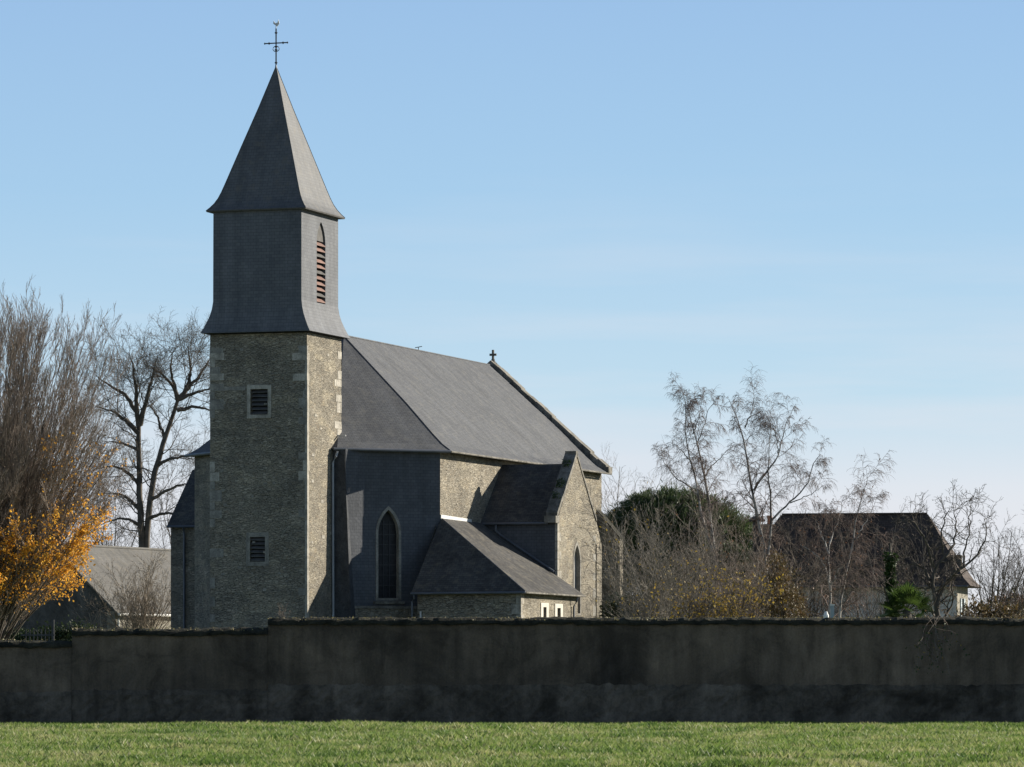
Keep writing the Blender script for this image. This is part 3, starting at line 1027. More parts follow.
# --- low annexe in the corner of chapel and apse
AU, AUL, AV0, AV1, AE = 9.2, 3.62, 4.15, 13.24, 4.42
PZ = 7.96
ar = MB()
pk = (NU1 + .02, NVC + .1, PZ)
ar.poly([(AUL, AV0, AE), (AU, AV0, AE), pk])
ar.poly([(AU, AV0, AE), (AU, AV1, AE - .06), (NU1 + .02, AV1, PZ - .07), pk])
ar.poly([(AU, AV0, AE - .08), (AUL, AV0, AE - .08), (AUL, AV0 + .5, AE - .08), (AU - .5, AV0 + .5, AE - .08)])
ar.poly([(AU, AV1, AE - .14), (AU, AV0, AE - .08), (AU - .5, AV0 + .5, AE - .08), (AU - .5, AV1, AE - .14)])
ar.poly([(AUL, AV0, AE - .08), (AU, AV0, AE - .08), (AU, AV0, AE), (AUL, AV0, AE)])
ar.poly([(AU, AV0, AE - .08), (AU, AV1, AE - .14), (AU, AV1, AE - .06), (AU, AV0, AE)])
aroof = ar.build('annexe_roof', M['slate_low'], church)
MB().tube([(AU, AV0, AE + .02), pk], .022, 5).build('hip_flashing', M['zinc'], aroof)
MB().tube([(AUL - .03, AV0 - .06, AE - .09), (AU + .05, AV0 - .06, AE - .06)], .055, 8).build('gutter', M['zinc'], aroof)
MB().tube([(AU + .05, AV0 - .04, AE - .07), (AU + .05, AV1, AE - .13)], .045, 8).build('gutter', M['coping'], aroof)
MB().prism([(NU1 + .015, NVC, PZ - .06), (NU1 + .015, 11.6, PZ - .12), (NU1 + .015, 11.6, PZ + .06), (NU1 + .015, NVC, PZ + .15)], (.04, 0, 0)).build('flashing', M['zinc_pale'], aroof)
AWU, AWV = 8.9, 4.45
aw = MB()
aws = [rect(7.72, 8.2, 1.9, 3.72), rect(9.86, 10.38, 1.9, 3.70)]
aw.facade(rect(3.8, AWU, 0, AE - .06), [], front(AWV))
aw.facade(rect(AWV, AV1 - .1, 0, AE - .06), aws, right(AWU), .3)
aw.facade([(-NVC, 0), (-AWV, 0), (-AWV, AE + .1), (-NVC, PZ - .1)], [], leftw(3.8))
aw.facade(rect(-AWU, -NU1, 0, AE - .1), [], back(AV1 - .1))
aw.build('annexe_wall', M['rubble'], church)
fA = right(AWU)
for r_ in aws:
    a0, a1, z0, z1 = r_[0][0], r_[1][0], r_[0][1], r_[2][1]
    wn = MB().ring(rect(a0 - .34, a1 + .34, z0 - .2, z1 + .2), r_, fA, -.03, .1).build('annexe_window', M['frame_white'], church)
    MB().poly([fA(a0, z0, .12), fA(a1, z0, .12), fA(a1, z1, .12), fA(a0, z1, .12)]).build('pane', M['glass'], wn)
    MB().box(AWU - .11, AWU - .07, (a0 + a1) / 2 - .03, (a0 + a1) / 2 + .03, z0, z1).build('mullion', M['louvre_red'], wn)
for k in range(9):
    z = k * .48
    MB().box(AWU - (.45 if k % 2 else .22), AWU + .014, AWV - .014, AWV + (.2 if k % 2 else .45), z, z + .45).build('quoin', M['quoin'], church)
# pipes of the annexe and the chapel
MB().tube([(4.75, CH0 - .27, 7.78), (4.76, CH0 - .3, 7.5), (5.0, CH0 - .34, 7.3), (7.75, CH0 - .36, 5.5)], .05, 7).build('downpipe', M['zinc'], church)
MB().tube([(3.75, AV0 - .1, AE - .15), (3.75, AV0 - .02, 4.1), (3.6, AV0 + .1, 3.95), (3.6, AV0 + .1, .1)], .05, 7).build('downpipe', M['zinc'], church)
MB().tube([(3.98, AWV - .06, .1), (3.98, AWV - .06, 3.5)], .045, 7).build('downpipe', M['zinc_pale'], church)
MB().tube([(AU - .02, 12.2, AE - .2), (AU - .05, 12.2, 4.05), (AWU + .1, 12.2, 3.8), (AWU + .1, 12.2, .1)], .05, 7).build('downpipe', M['zinc'], church)

# --- north chapel seen to the left of the tower
NCU = 2 * UC - CHU
ncw = MB()
ncw.facade(rect(NCU, NU0 + .2, 0, 7.95), [], front(CH0))
ncw.facade([(-CH1, 0), (-CH0, 0), (-CH0, 7.95), (-chm, 10.8), (-CH1, 7.95)], [], leftw(NCU))
ncw.facade(rect(-NU0 - .2, -NCU, 0, 7.95), [], back(CH1))
ncw.build('north_chapel_wall', M['rubble'], church)
ncr = MB()
ncr.poly([(NCU - .12, CH0 - .22, 7.9), (NU0 + .8, CH0 - .22, 7.9), (NU0 + .8, chm, RZC), (NCU - .12, chm, RZC)])
ncr.poly([(NU0 + .8, CH1 + .22, 7.9), (NCU - .12, CH1 + .22, 7.9), (NCU - .12, chm, RZC), (NU0 + .8, chm, RZC)])
ncr.poly([(NCU - .12, CH0 - .22, 7.86), (NCU - .12, CH0 + .2, 7.86), (NU0, CH0 + .2, 7.86), (NU0, CH0 - .22, 7.86)])
nroof2 = ncr.build('north_chapel_roof', M['slate_low'], church)
MB().tube([(NCU - .1, CH0 - .27, 7.86), (NU0, CH0 - .27, 7.86)], .06, 7).build('gutter', M['zinc'], nroof2)
MB().tube([(-11.75, CH0 - .22, 7.8), (-11.75, CH0 - .1, 7.5), (-11.75, CH0 - .1, .1)], .06, 7).build('downpipe', M['zinc'], church)

# ------------------------------------------------------------------ boundary wall
WD = 95.0
wall = empty('boundary_wall', 'long dark stained boundary wall with mossy coping and two steps, along the meadow', 'wall', (0, WD, 0))


def wall_section(x0, x1, top, plz):
    rr = np.random.default_rng(int(abs(x0) * 10) + 3)
    n = max(2, int((x1 - x0) / .12))
    xs = np.linspace(x0, x1, n)
    # body as a slightly wavy sheet with thickness
    zs = np.linspace(0, top - .01, 10)
    jit = rr.normal(0, .006, (n, len(zs)))
    m = MB()
    b = 0
    for i, x in enumerate(xs):
        for j, z in enumerate(zs):
            m.v.append((x, jit[i, j], z))
    for i in range(n - 1):
        for j in range(len(zs) - 1):
            a = i * len(zs) + j
            m.f.append((a, a + len(zs), a + len(zs) + 1, a + 1))
    m.poly([(x1, .0, 0), (x1, .4, 0), (x1, .4, top - .1), (x1, 0, top - .1)])
    m.poly([(x0, .4, 0), (x0, .0, 0), (x0, .0, top - .1), (x0, .4, top - .1)])
    m.poly([(x1, .4, 0), (x0, .4, 0), (x0, .4, top - .1), (x1, .4, top - .1)])
    sec = m.build('wall_section', M['wall_up'], wall)
    # rough lower band
    p = MB()
    zs = np.linspace(0, plz, 8)
    for i, x in enumerate(xs):
        for j, z in enumerate(zs):
            last = j == len(zs) - 1
            p.v.append((x, (-.045 + rr.normal(0, .012)) if not last else -.02, z + (rr.normal(0, .02) if last else 0)))
    for i in range(n - 1):
        for j in range(len(zs) - 1):
            a = i * len(zs) + j
            p.f.append((a, a + len(zs), a + len(zs) + 1, a + 1))
    e = len(p.v)
    for i, x in enumerate(xs):
        p.v.append((x, .03, p.v[i * len(zs) + len(zs) - 1][2] + .005))
    for i in range(n - 1):
        a = i * len(zs) + len(zs) - 1
        p.f.append((a, a + len(zs), e + i + 1, e + i))
    p.build('plinth', M['wall_low'], sec)
    # rounded uneven coping
    c = MB()
    prof_ = [(-.06, -.10), (-.075, -.05), (-.05, .0), (.05, .045), (.2, .06), (.35, .045), (.45, 0), (.47, -.06), (.46, -.10)]
    wob = np.convolve(rr.normal(0, .05, n + 8), np.ones(9) / 9, 'valid')
    for i, x in enumerate(xs):
        for (yy, zz) in prof_:
            c.v.append((x, yy + rr.normal(0, .008), top + zz + wob[i] * .6 + rr.normal(0, .012)))
    k = len(prof_)
    for i in range(n - 1):
        for j in range(k - 1):
            a = i * k + j
            c.f.append((a, a + k, a + k + 1, a + 1))
        c.f.append((i * k + k - 1, (i + 1) * k + k - 1, (i + 1) * k, i * k))
    c.f.append(tuple(range(k))); c.f.append(tuple((n - 1) * k + j for j in reversed(range(k))))
    c.build('coping', M['wall_cap'], sec, smooth=False)
    # moss tufts on the coping
    nm = int((x1 - x0) * 65)
    x = rr.uniform(x0, x1, nm); x = x[rr.random(nm) < .35 + .9 * vnoise(x, x * 0, 21, .9)]
    nm = len(x)
    y = rr.uniform(-.06, .3, nm)
    z = top + .0 + .06 * np.clip((y + .06) / .2, 0, 1)
    s = rr.uniform(.008, .028, nm)
    a = rr.random(nm) * 6.28
    V = np.stack([np.stack([x - np.cos(a) * s, y - np.sin(a) * s, z], 1), np.stack([x + np.cos(a) * s, y + np.sin(a) * s, z], 1),
                  np.stack([x + rr.normal(0, .01, nm), y, z + s * rr.uniform(.5, 1.6, nm)], 1)], 1).reshape(-1, 3)
    T = np.arange(nm * 3).reshape(-1, 3)
    np_mesh('moss', V, T, M['moss'], sec, kind='stuff')


XA, XB = (72 - 512) / F * WD, (268 - 512) / F * WD
wall_section(-45, XA - .005, 1.82, .70)
wall_section(XA, XB - .005, 2.08, .74)
wall_section(XB, 45, 2.315, .86)


# ------------------------------------------------------------------ trees
def unit(a):
    return a / np.maximum(np.linalg.norm(a, axis=-1, keepdims=True), 1e-9)


def resample(P, R, n):
    P = np.asarray(P, float); R = np.asarray(R, float)
    d = np.r_[0, np.cumsum(np.linalg.norm(np.diff(P, axis=0), axis=1))]
    # Catmull-Rom style smoothing through cubic interpolation of a fine linear resample
    t = np.linspace(0, d[-1], n)
    Q = np.stack([np.interp(t, d, P[:, k]) for k in range(3)], 1)
    if n > 6:
        for _ in range(2):
            Q[1:-1] = .25 * Q[:-2] + .5 * Q[1:-1] + .25 * Q[2:]
    return Q, np.interp(t, d, R)


def walk(start, dirs, length, n, wob, trop, rng):
    """n-point wandering paths, vectorised over the first axis"""
    N = len(start)
    P = np.zeros((N, n, 3)); P[:, 0] = start
    d = unit(dirs)
    st = (length / (n - 1))[:, None]
    tz = np.zeros((N, 3)); tz[:, 2] = trop
    for i in range(1, n):
        d = unit(d + rng.normal(0, wob, (N, 3)) + tz)
        P[:, i] = P[:, i - 1] + d * st
    return P


def spawn(P, R, k, t0, t1, ang, lr, n, wob, trop, rng, rr=.6, up=0.0, rmin=.004, taper=.35, endlen=.5, labs=None, per=None):
    """k children on each path; with per, as many as fit at that many per metre"""
    if per:
        L0 = np.linalg.norm(np.diff(P, axis=1), axis=2).sum(1)
        out = []
        for q in range(len(P)):
            out.append(spawn(P[q:q + 1], R[q:q + 1], max(2, int(L0[q] * (t1 - t0) * per)), t0, t1, ang, lr, n, wob, trop, rng, rr, up, rmin, taper, endlen, labs))
        return cat(*out)
    N, m, _ = P.shape
    L_ = np.linalg.norm(np.diff(P, axis=1), axis=2).sum(1)
    if labs: L_ = np.minimum(labs / lr, L_ * 2.0)
    t = (np.arange(k)[None, :] + rng.random((N, k))) / k * (t1 - t0) + t0
    f = t * (m - 1); i = np.minimum(f.astype(int), m - 2); fr = (f - i)[..., None]
    idx = np.arange(N)[:, None]
    st = P[idx, i] * (1 - fr) + P[idx, i + 1] * fr
    tan = unit(P[idx, i + 1] - P[idx, i])
    rad = R[idx, i] * (1 - fr[..., 0]) + R[idx, i + 1] * fr[..., 0]
    rnd = unit(rng.normal(0, 1, (N, k, 3)))
    perp = unit(rnd - (rnd * tan).sum(-1, keepdims=True) * tan)
    a = np.radians(ang) * (0.6 + .8 * rng.random((N, k)))[..., None]
    d = tan * np.cos(a) + perp * np.sin(a)
    d[..., 2] += up
    ln = L_[:, None] * lr * (1 - (1 - endlen) * (t - t0) / max(t1 - t0, 1e-6)) * (.6 + .8 * rng.random((N, k)))
    cr0 = np.maximum(rad * rr, rmin)
    C = walk(st.reshape(-1, 3), d.reshape(-1, 3), ln.reshape(-1), n, wob, trop, rng)
    CR = np.linspace(1, taper, n)[None, :] * cr0.reshape(-1)[:, None]
    return C, np.maximum(CR, rmin * .6)


def tubes(sets, name, mat, parent, sides=4):
    """sets: list of (P, R) batches -> one mesh"""
    VV, FF = [], []; base = 0
    for P, R in sets:
        N, n, _ = P.shape
        if N == 0: continue
        T = np.zeros_like(P)
        T[:, 1:-1] = P[:, 2:] - P[:, :-2]; T[:, 0] = P[:, 1] - P[:, 0]; T[:, -1] = P[:, -1] - P[:, -2]
        T = unit(T)
        ref = np.where(np.abs(T[:, :1, 2:3]) > .9, np.array([[[1., 0, 0]]]), np.array([[[0, 0, 1.]]]))
        A = unit(np.cross(T, np.broadcast_to(ref, T.shape)))
        B = np.cross(T, A)
        th = np.arange(sides) * 2 * np.pi / sides
        ringv = P[:, :, None, :] + (A[:, :, None, :] * np.cos(th)[None, None, :, None] + B[:, :, None, :] * np.sin(th)[None, None, :, None]) * R[:, :, None, None]
        VV.append(ringv.reshape(-1, 3))
        i = np.arange(N)[:, None, None] * n * sides; j = np.arange(n - 1)[None, :, None] * sides
        k = np.arange(sides)[None, None, :]; k2 = (k + 1) % sides
        q = np.stack([i + j + k, i + j + k2, i + j + sides + k2, i + j + sides + k], -1).reshape(-1, 4) + base
        FF.append(q); base += N * n * sides
    return np_mesh(name, np.concatenate(VV), np.concatenate(FF), mat, parent, smooth=True)


def leaves(pos, size, name, mat, parent, rng, aspect=.55, droop=0.0, kind=None, along=None):
    N = len(pos)
    d = unit(rng.normal(0, 1, (N, 3)) + np.array([0, 0, droop])) if along is None else unit(along + rng.normal(0, .45, (N, 3)))
    s = unit(np.cross(d, rng.normal(0, 1, (N, 3))))
    L_ = size * (.6 + .8 * rng.random(N))[:, None]
    A = pos; C = pos + d * L_
    mid = pos + d * L_ * .5
    B = mid + s * L_ * aspect * .5; D = mid - s * L_ * aspect * .5
    V = np.stack([A, B, C, D], 1).reshape(-1, 3)
    f = np.arange(N * 4).reshape(-1, 4)
    return np_mesh(name, V, f, mat, parent, kind=kind)


def cat(*b):
    """batches of the same number of points joined"""
    return np.concatenate([x[0] for x in b]), np.concatenate([x[1] for x in b])


def limb_batch(limbs, base, D, ntr, n=14, seed=0, dy=1.0):
    """limbs given as photograph points at distance D -> paths relative to the tree's base"""
    rng = np.random.default_rng(seed)
    P, R = [], []
    for pts, r0, r1 in limbs:
        q = np.array([tuple(at(x, y, D)) for x, y in pts]) - np.array(tuple(base))
        if len(P) >= ntr:
            # the limbs also spread towards and away from the viewer
            k = rng.normal(0, dy)
            q[:, 1] += np.linspace(0, 1, len(q)) ** 1.3 * k * .35 * np.linalg.norm(q[-1] - q[0])
        a, b_ = resample(q, np.linspace(r0, r1, len(q)), n)
        P.append(a); R.append(b_)
    P = np.array(P)
    P[:, 1:-1] += rng.normal(0, .03, P[:, 1:-1].shape)
    return P, np.array(R)


def tree_root(name, label, px, D, cat_='tree', group=None):
    b_ = at(px, HOR, D); b_.z = 0
    return empty(name, label, cat_, tuple(b_), 0, group), b_


# ---- tall bare tree behind the barn
def big_tree():
    D = 262
    root, b_ = tree_root('bare_tree', 'tall spreading leafless tree with dark forked trunk, left of the church tower', 143, D)
    rng = np.random.default_rng(21)
    limbs = [
        ([(143, 664), (143, 560), (141, 500), (139, 445), (139, 410), (139, 398)], .25, .13),
        ([(144, 600), (147, 520), (153, 465), (160, 429), (169, 408), (173, 388), (178, 370)], .22, .11),
        ([(139, 402), (138, 388), (136, 359), (134, 332), (131, 316)], .20, .018),
        ([(140, 400), (143, 385), (149, 363), (155, 341), (160, 322)], .20, .018),
        ([(139, 410), (126, 394), (113, 385), (91, 376)], .19, .018),
        ([(138, 386), (124, 363), (107, 352), (94, 340)], .16, .015),
        ([(178, 370), (176, 362), (171, 350), (157, 336), (147, 328)], .18, .018),
        ([(178, 370), (186, 359), (191, 345), (190, 320), (188, 309)], .19, .018),
        ([(177, 383), (193, 379), (208, 381), (218, 386)], .14, .015),
        ([(179, 370), (193, 363), (208, 358), (222, 352)], .14, .015),
        ([(184, 362), (197, 345), (206, 330), (210, 318)], .13, .015),
        ([(142, 505), (130, 488), (118, 481), (98, 480)], .15, .018),
        ([(140, 470), (126, 455), (112, 448), (96, 452)], .14, .015),
        ([(156, 450), (170, 440), (188, 436), (206, 440)], .13, .015),
        ([(150, 490), (166, 478), (184, 470), (204, 474)], .13, .015),
        ([(139, 430), (129, 424), (116, 420), (100, 418)], .12, .015),
        ([(165, 415), (160, 402), (157, 390), (150, 378)], .11, .03),
        ([(178, 372), (172, 344), (172, 325), (176, 312)], .12, .015),
        ([(141, 520), (128, 510), (112, 512), (98, 520)], .12, .015),
        ([(148, 510), (164, 504), (184, 508), (202, 516)], .12, .015),
    ]
    limbs = [([(x, 560 - (560 - y) * .845) for x, y in p_], a_, c_) for p_, a_, c_ in limbs]
    P, R = limb_batch(limbs, b_, D, 2, 14, 5, .9)
    tubes([(P, R)], 'trunk', M['bark_mid'], root, 7)
    sub = P[2:], R[2:] * .52
    a = spawn(*sub, 0, .15, 1, 48, .5, 9, .12, .03, rng, .5, .05, .014, .3, .7, 3.4, 3.5)
    a0 = spawn(P[:2], R[:2], 14, .45, 1, 60, .22, 9, .13, .02, rng, .24, 0, .02, .3, .8, 2.8)
    a = cat(a, a0)
    c = spawn(*a, 9, .2, 1, 45, .5, 7, .15, .03, rng, .6, .03, .010, .4)
    d = spawn(*c, 8, .15, 1, 45, .55, 5, .18, .02, rng, .7, .02, .007, .6)
    tubes([a, c, d], 'crown', M['twig_grey'], root, 3)


big_tree()


# ---- fastigiate hornbeam with the last orange leaves
def hornbeam():
    D = 145
    px = -12
    root, b_ = tree_root('hornbeam', 'bare upright fan-shaped tree with orange leaves low on its right side, at left edge', px, D)
    rng = np.random.default_rng(33)
    n0 = 190
    az = rng.uniform(0, 2 * np.pi, n0)
    h0 = rng.uniform(.4, 3.0, n0)
    start = np.stack([np.zeros(n0), np.zeros(n0), h0], 1)
    tilt = np.radians(33 * rng.random(n0) ** .7 + 1)
    dirs = np.stack([np.cos(az) * np.sin(tilt), np.sin(az) * np.sin(tilt), np.cos(tilt)], 1)
    ln = np.minimum((13.1 - h0) / np.cos(tilt) ** .5 * rng.uniform(.95, 1.0, n0), 4.25 / np.sin(tilt))
    P = walk(start, dirs, ln, 14, .013, .003, rng)
    R = np.linspace(1, .15, 14)[None, :] * rng.uniform(.028, .045, n0)[:, None]
    # low spreading limbs
    n1 = 80
    az = rng.uniform(0, 2 * np.pi, n1)
    h1 = rng.uniform(1.1, 3.0, n1)
    tilt = np.radians(rng.uniform(26, 52, n1))
    dirs = np.stack([np.cos(az) * np.sin(tilt), np.sin(az) * np.sin(tilt), np.cos(tilt)], 1)
    P1 = walk(np.stack([0 * h1, 0 * h1, h1], 1), dirs, 4.5 / np.sin(tilt) * rng.uniform(.8, 1, n1), 14, .022, .012, rng)
    R1 = np.linspace(1, .15, 14)[None, :] * rng.uniform(.03, .045, n1)[:, None]
    tr = np.array([[[0, 0, z] for z in np.linspace(0, 8, 14)]]) + rng.normal(0, .02, (1, 14, 3))
    tubes([(tr, np.linspace(.30, .08, 14)[None]), (P, R), (P1, R1)], 'trunk', M['bark_dark'], root, 5)
    a = spawn(P, R, 10, .2, .97, 13, .18, 8, .03, .02, rng, .5, .06, .010, .35, .6)
    a1 = spawn(P1, R1, 12, .2, 1, 26, .34, 8, .05, .05, rng, .5, .1, .012, .35, .6)
    a = cat(a, a1)
    c = spawn(*a, 7, .15, 1, 20, .45, 6, .03, .015, rng, .6, .04, .0068, .5, .6)
    d = spawn(*c, 6, .2, 1, 22, .5, 4, .04, .015, rng, .7, .03, .0048, .6, .6)
    tubes([a, c, d], 'crown', M['twig_horn'], root, 3)
    # leaves: kept on the sheltered lower outer side
    pts = np.concatenate([c[0][:, 1:].reshape(-1, 3), d[0][:, 1:].reshape(-1, 3)])
    x, z = pts[:, 0], pts[:, 2]
    rad = np.hypot(pts[:, 0], pts[:, 1])
    keep = rng.random(len(pts)) < np.clip((rad - 1.7) / 2.2, 0, 1) * (z > .3 + .22 * rad + rng.normal(0, .15, len(z))) * np.clip((3.5 + .75 * rad - z) / 2.2, 0.0, 1) * 1.0 + .012 * (z < 9) * (x > 2)
    q = np.repeat(pts[keep], 2, 0) + rng.normal(0, .05, (2 * keep.sum(), 3))
    q = rng.permutation(q)
    leaves(q[:170000], .095, 'leaves', M['leaf_orange'], root, rng, .6, -.3)


hornbeam()


# ---- birches
def birch(label, px, D, limbs, seed, tw=1.0, leaf=None, mat='birch_bark', sec_len=.34, trunk0=None):
    root, b_ = tree_root('birch_tree', label, px, D, 'tree', 'birches near the house')
    rng = np.random.default_rng(seed)
    limbs = [([(x, 600 - (600 - y) * .942) for x, y in p_], a_, c_) for p_, a_, c_ in limbs]
    P, R = limb_batch(limbs, b_, D, 2, 14, seed, .55)
    R = np.maximum(R * .82 - .004, .007)
    tubes([(P, R)], 'trunk', M[mat], root, 6)
    a = spawn(P, R, 0, .32 if trunk0 is None else trunk0, 1, 40, .5, 9, .11, .0, rng, .4, .12, .010, .35, .55, sec_len * 5, 2.6 * tw)
    c = spawn(*a, 9, .2, 1, 42, .5, 7, .12, -.12, rng, .6, -.02, .008, .5, .7)
    d = spawn(*c, 8, .15, 1, 38, .7, 6, .10, -.25, rng, .7, -.15, .006, .6, .8)
    tubes([a, c, d], 'crown', M['twig_red'], root, 3)
    if leaf:
        pts = d[0][:, 2:].reshape(-1, 3)
        q = pts[rng.random(len(pts)) < leaf[0]]
        leaves(q, .08, 'leaves', M[leaf[1]], root, rng)
    return root


birch('tall slender leafless birch rising behind the round dark pine, nearer the church', 722, 238, [
    ([(722, 684), (719, 600), (714, 540), (708, 502), (706, 478), (705, 462), (699, 440), (693, 424), (689, 405), (686, 380)], .16, .02),
    ([(716, 560), (703, 520), (699, 500), (698, 484), (694, 462), (687, 440), (685, 419), (688, 391), (682, 377)], .11, .02),
    ([(698, 488), (688, 478), (676, 470), (664, 452), (658, 443)], .07, .015),
    ([(706, 468), (711, 459), (719, 450), (730, 443)], .06, .015),
    ([(697, 434), (704, 416), (708, 396), (716, 390)], .055, .012),
    ([(690, 452), (680, 440), (674, 432)], .05, .012),
    ([(693, 424), (700, 402), (702, 384)], .05, .012),
], 3, 1.1)
birch('tall many-stemmed leafless birch left of the brown house roof, in front of its chimney', 766, 218, [
    ([(765, 684), (766, 604), (769, 567), (767, 548), (758, 522), (755, 497), (753, 480), (748, 458), (745, 432), (745, 415), (737, 403), (729, 387)], .17, .02),
    ([(754, 484), (762, 471), (771, 460), (779, 446), (784, 418), (793, 397)], .10, .018),
    ([(768, 552), (772, 520), (770, 486), (769, 466), (769, 442), (771, 408)], .10, .018),
    ([(772, 515), (779, 507), (793, 494), (808, 478), (814, 452), (821, 445)], .09, .016),
    ([(745, 417), (752, 400), (755, 383)], .06, .012),
    ([(755, 496), (746, 488), (735, 486), (722, 492)], .05, .012),
    ([(779, 446), (776, 425), (771, 408)], .05, .012),
    ([(790, 497), (802, 492), (815, 486), (822, 478)], .05, .012),
], 7, 1.1)
birch('small pale-stemmed birch with a few brown leaves, in front of the brown house roof', 832, 200, [
    ([(831, 684), (829, 607), (830, 581), (826, 560), (819, 552), (800, 541)], .12, .02),
    ([(836, 684), (838, 617), (843, 585), (848, 560), (853, 539), (857, 515), (863, 487), (868, 470)], .11, .016),
    ([(829, 580), (829, 550), (832, 532), (840, 513), (846, 490)], .09, .016),
    ([(831, 584), (838, 568), (848, 558)], .07, .02),
    ([(829, 551), (822, 530), (815, 514)], .06, .014),
    ([(853, 540), (864, 520), (872, 505)], .05, .012),
], 13, .8, (.045, 'leaf_brown'), sec_len=.42)


# ---- shrubs and small bare trees
def shrub(label, px, D, hgt, spread, nst, seed, mat='twig_dark', leaf=None, lmat=None, lsize=.08, dens=1.0, name='bare_shrub', category='shrub', group=None, tilt0=4, tilt1=34, trunk=0.0, bark=None, wob=.09, rad=.035, up=.05):
    group = {'bare_shrub': 'leafless shrubs behind the wall', 'far_tree': 'far leafless trees', 'sapling': 'saplings at the right edge', 'leafy_bush': 'leafy bushes behind the wall'}.get(name)
    root, b_ = tree_root(name, label, px, D, category, group)
    rng = np.random.default_rng(seed)
    az = rng.uniform(0, 2 * np.pi, nst)
    tl = np.radians(rng.uniform(tilt0, tilt1, nst))
    dirs = np.stack([np.cos(az) * np.sin(tl), np.sin(az) * np.sin(tl), np.cos(tl)], 1)
    off = rng.normal(0, .12 if trunk else spread * .28, (nst, 3)); off[:, 2] = trunk * rng.uniform(.7, 1, nst)
    if trunk: off[:, :2] *= .4
    P = walk(off, dirs, (hgt - trunk) * rng.uniform(.6, 1.0, nst), 10, wob, .02, rng)
    R = np.linspace(1, .2, 10)[None] * rng.uniform(.6, 1.1, nst)[:, None] * rad
    sets = [(P, R)]
    if trunk:
        tr = np.array([[[0, 0, z] for z in np.linspace(0, trunk, 10)]]) + rng.normal(0, .015, (1, 10, 3))
        sets.append((tr, np.linspace(rad * 2.4, rad * 1.8, 10)[None]))
    tubes(sets, 'trunk' if trunk else 'stems', M[bark or mat], root, 5)
    a = spawn(P, R, int(8 * dens), .15, 1, 36, .36, 7, .1, .03, rng, .6, up, .010, .4)
    c = spawn(*a, 6, .15, 1, 38, .5, 5, .12, .02, rng, .7, up, .007, .5)
    d = spawn(*c, 3, .2, 1, 38, .5, 4, .12, .02, rng, .8, up, .006, .6)
    tubes([a, c, d], 'crown', M[mat], root, 3)
    if leaf:
        pts = np.concatenate([c[0][:, 1:].reshape(-1, 3), d[0][:, 1:].reshape(-1, 3)])
        q = pts[rng.random(len(pts)) < leaf]
        leaves(q + rng.normal(0, .03, q.shape), lsize, 'leaves', M[lmat], root, rng)
    return root


shrub('small vase-shaped pollarded tree in front of the grey barn roof', 140, 226, 6.9, 1.2, 26, 41, 'bark_fawn', name='pollard_tree', category='tree', trunk=1.7, bark='bark_fawn', rad=.045, tilt0=6, tilt1=42, dens=1.5)
shrub('slim pale young tree before the dark barn gable', 94, 190, 4.2, .8, 6, 42, 'twig_horn', name='young_tree', category='tree', trunk=2.0, bark='bark_fawn', rad=.045, tilt0=3, tilt1=28, dens=.8)
TG = None
shrub('grey leafless shrub beside the church buttress with few yellow leaves', 648, 175, 7.8, 1.0, 26, 51, 'bark_grey', .012, 'leaf_yellow', .1, 1.1, tilt1=15, bark='bark_grey')
shrub('taller grey leafless shrub in front of the middle of the round pine', 664, 180, 8.9, 1.6, 26, 52, 'bark_grey', .006, 'leaf_yellow', .1, 1.0, tilt1=26, bark='bark_grey')
shrub('brownish leafless shrub around the pale trunk of the birch nearer the church', 700, 185, 7.6, 1.8, 28, 53, 'twig_horn', .01, 'leaf_brown', .1, 1.1, tilt1=30)
shrub('low bush with yellow leaves just above the wall, left of the birches', 722, 150, 4.3, 1.3, 30, 54, 'twig_dark', .17, 'leaf_yellow', .10, 1.0, name='leafy_bush', category='bush', tilt1=30)
shrub('small patch of yellow-leaved bush above the wall near the grey shrubs', 683, 150, 3.8, .7, 14, 55, 'twig_dark', .10, 'leaf_yellow', .10, .9, name='leafy_bush', category='bush', tilt1=28)
shrub('dense twiggy brown shrub between the yellow bush and the many-stemmed birch', 744, 195, 8.2, 1.6, 30, 56, 'twig_horn', .02, 'leaf_brown', .1, 1.1, tilt1=30)
shrub('tangled brown-leaved shrub against the left end of the brown house roof', 812, 212, 9.0, 2.0, 30, 57, 'twig_dark', .03, 'leaf_brown', .09, 1.1, tilt1=34)
shrub('tangled leafless shrub in front of the middle of the grey house wall', 884, 212, 8.8, 2.0, 26, 58, 'twig_dark', .012, 'leaf_brown', .08, 1.1, tilt1=36, bark='bark_grey')
shrub('thin leafless sapling at the right edge, leaning outwards', 1018, 190, 8.0, 1.0, 9, 59, 'twig_dark', name='sapling', category='tree', tilt1=20, trunk=1.5, bark='bark_grey', rad=.045)
shrub('leafless sapling with upright stems right of the pale gable wall', 991, 185, 8.0, .9, 10, 60, 'twig_dark', name='sapling', category='tree', tilt1=22, trunk=1.6, bark='bark_dark', rad=.05)
shrub('bare wispy tree top between the church and the round pine', 614, 285, 15.5, 1.5, 12, 61, 'twig_horn', name='far_tree', category='tree', trunk=4, tilt1=26, rad=.07)
shrub('far leafless tree showing as fine twigs low behind the barn roof, left', 112, 300, 14.5, 1.5, 16, 63, 'twig_dark', name='far_tree', category='tree', trunk=4, tilt1=34, rad=.07)
shrub('far leafless tree showing as fine twigs between the tall bare tree and the church', 186, 300, 15.5, 1.5, 16, 64, 'twig_dark', name='far_tree', category='tree', trunk=4, tilt1=34, rad=.07)
shrub('low green and yellow hedge bush at the right end of the wall', 985, 140, 3.6, 2.4, 34, 62, 'twig_dark', .10, 'leaf_rust', .1, 1.0, name='leafy_bush', category='bush', tilt1=55)


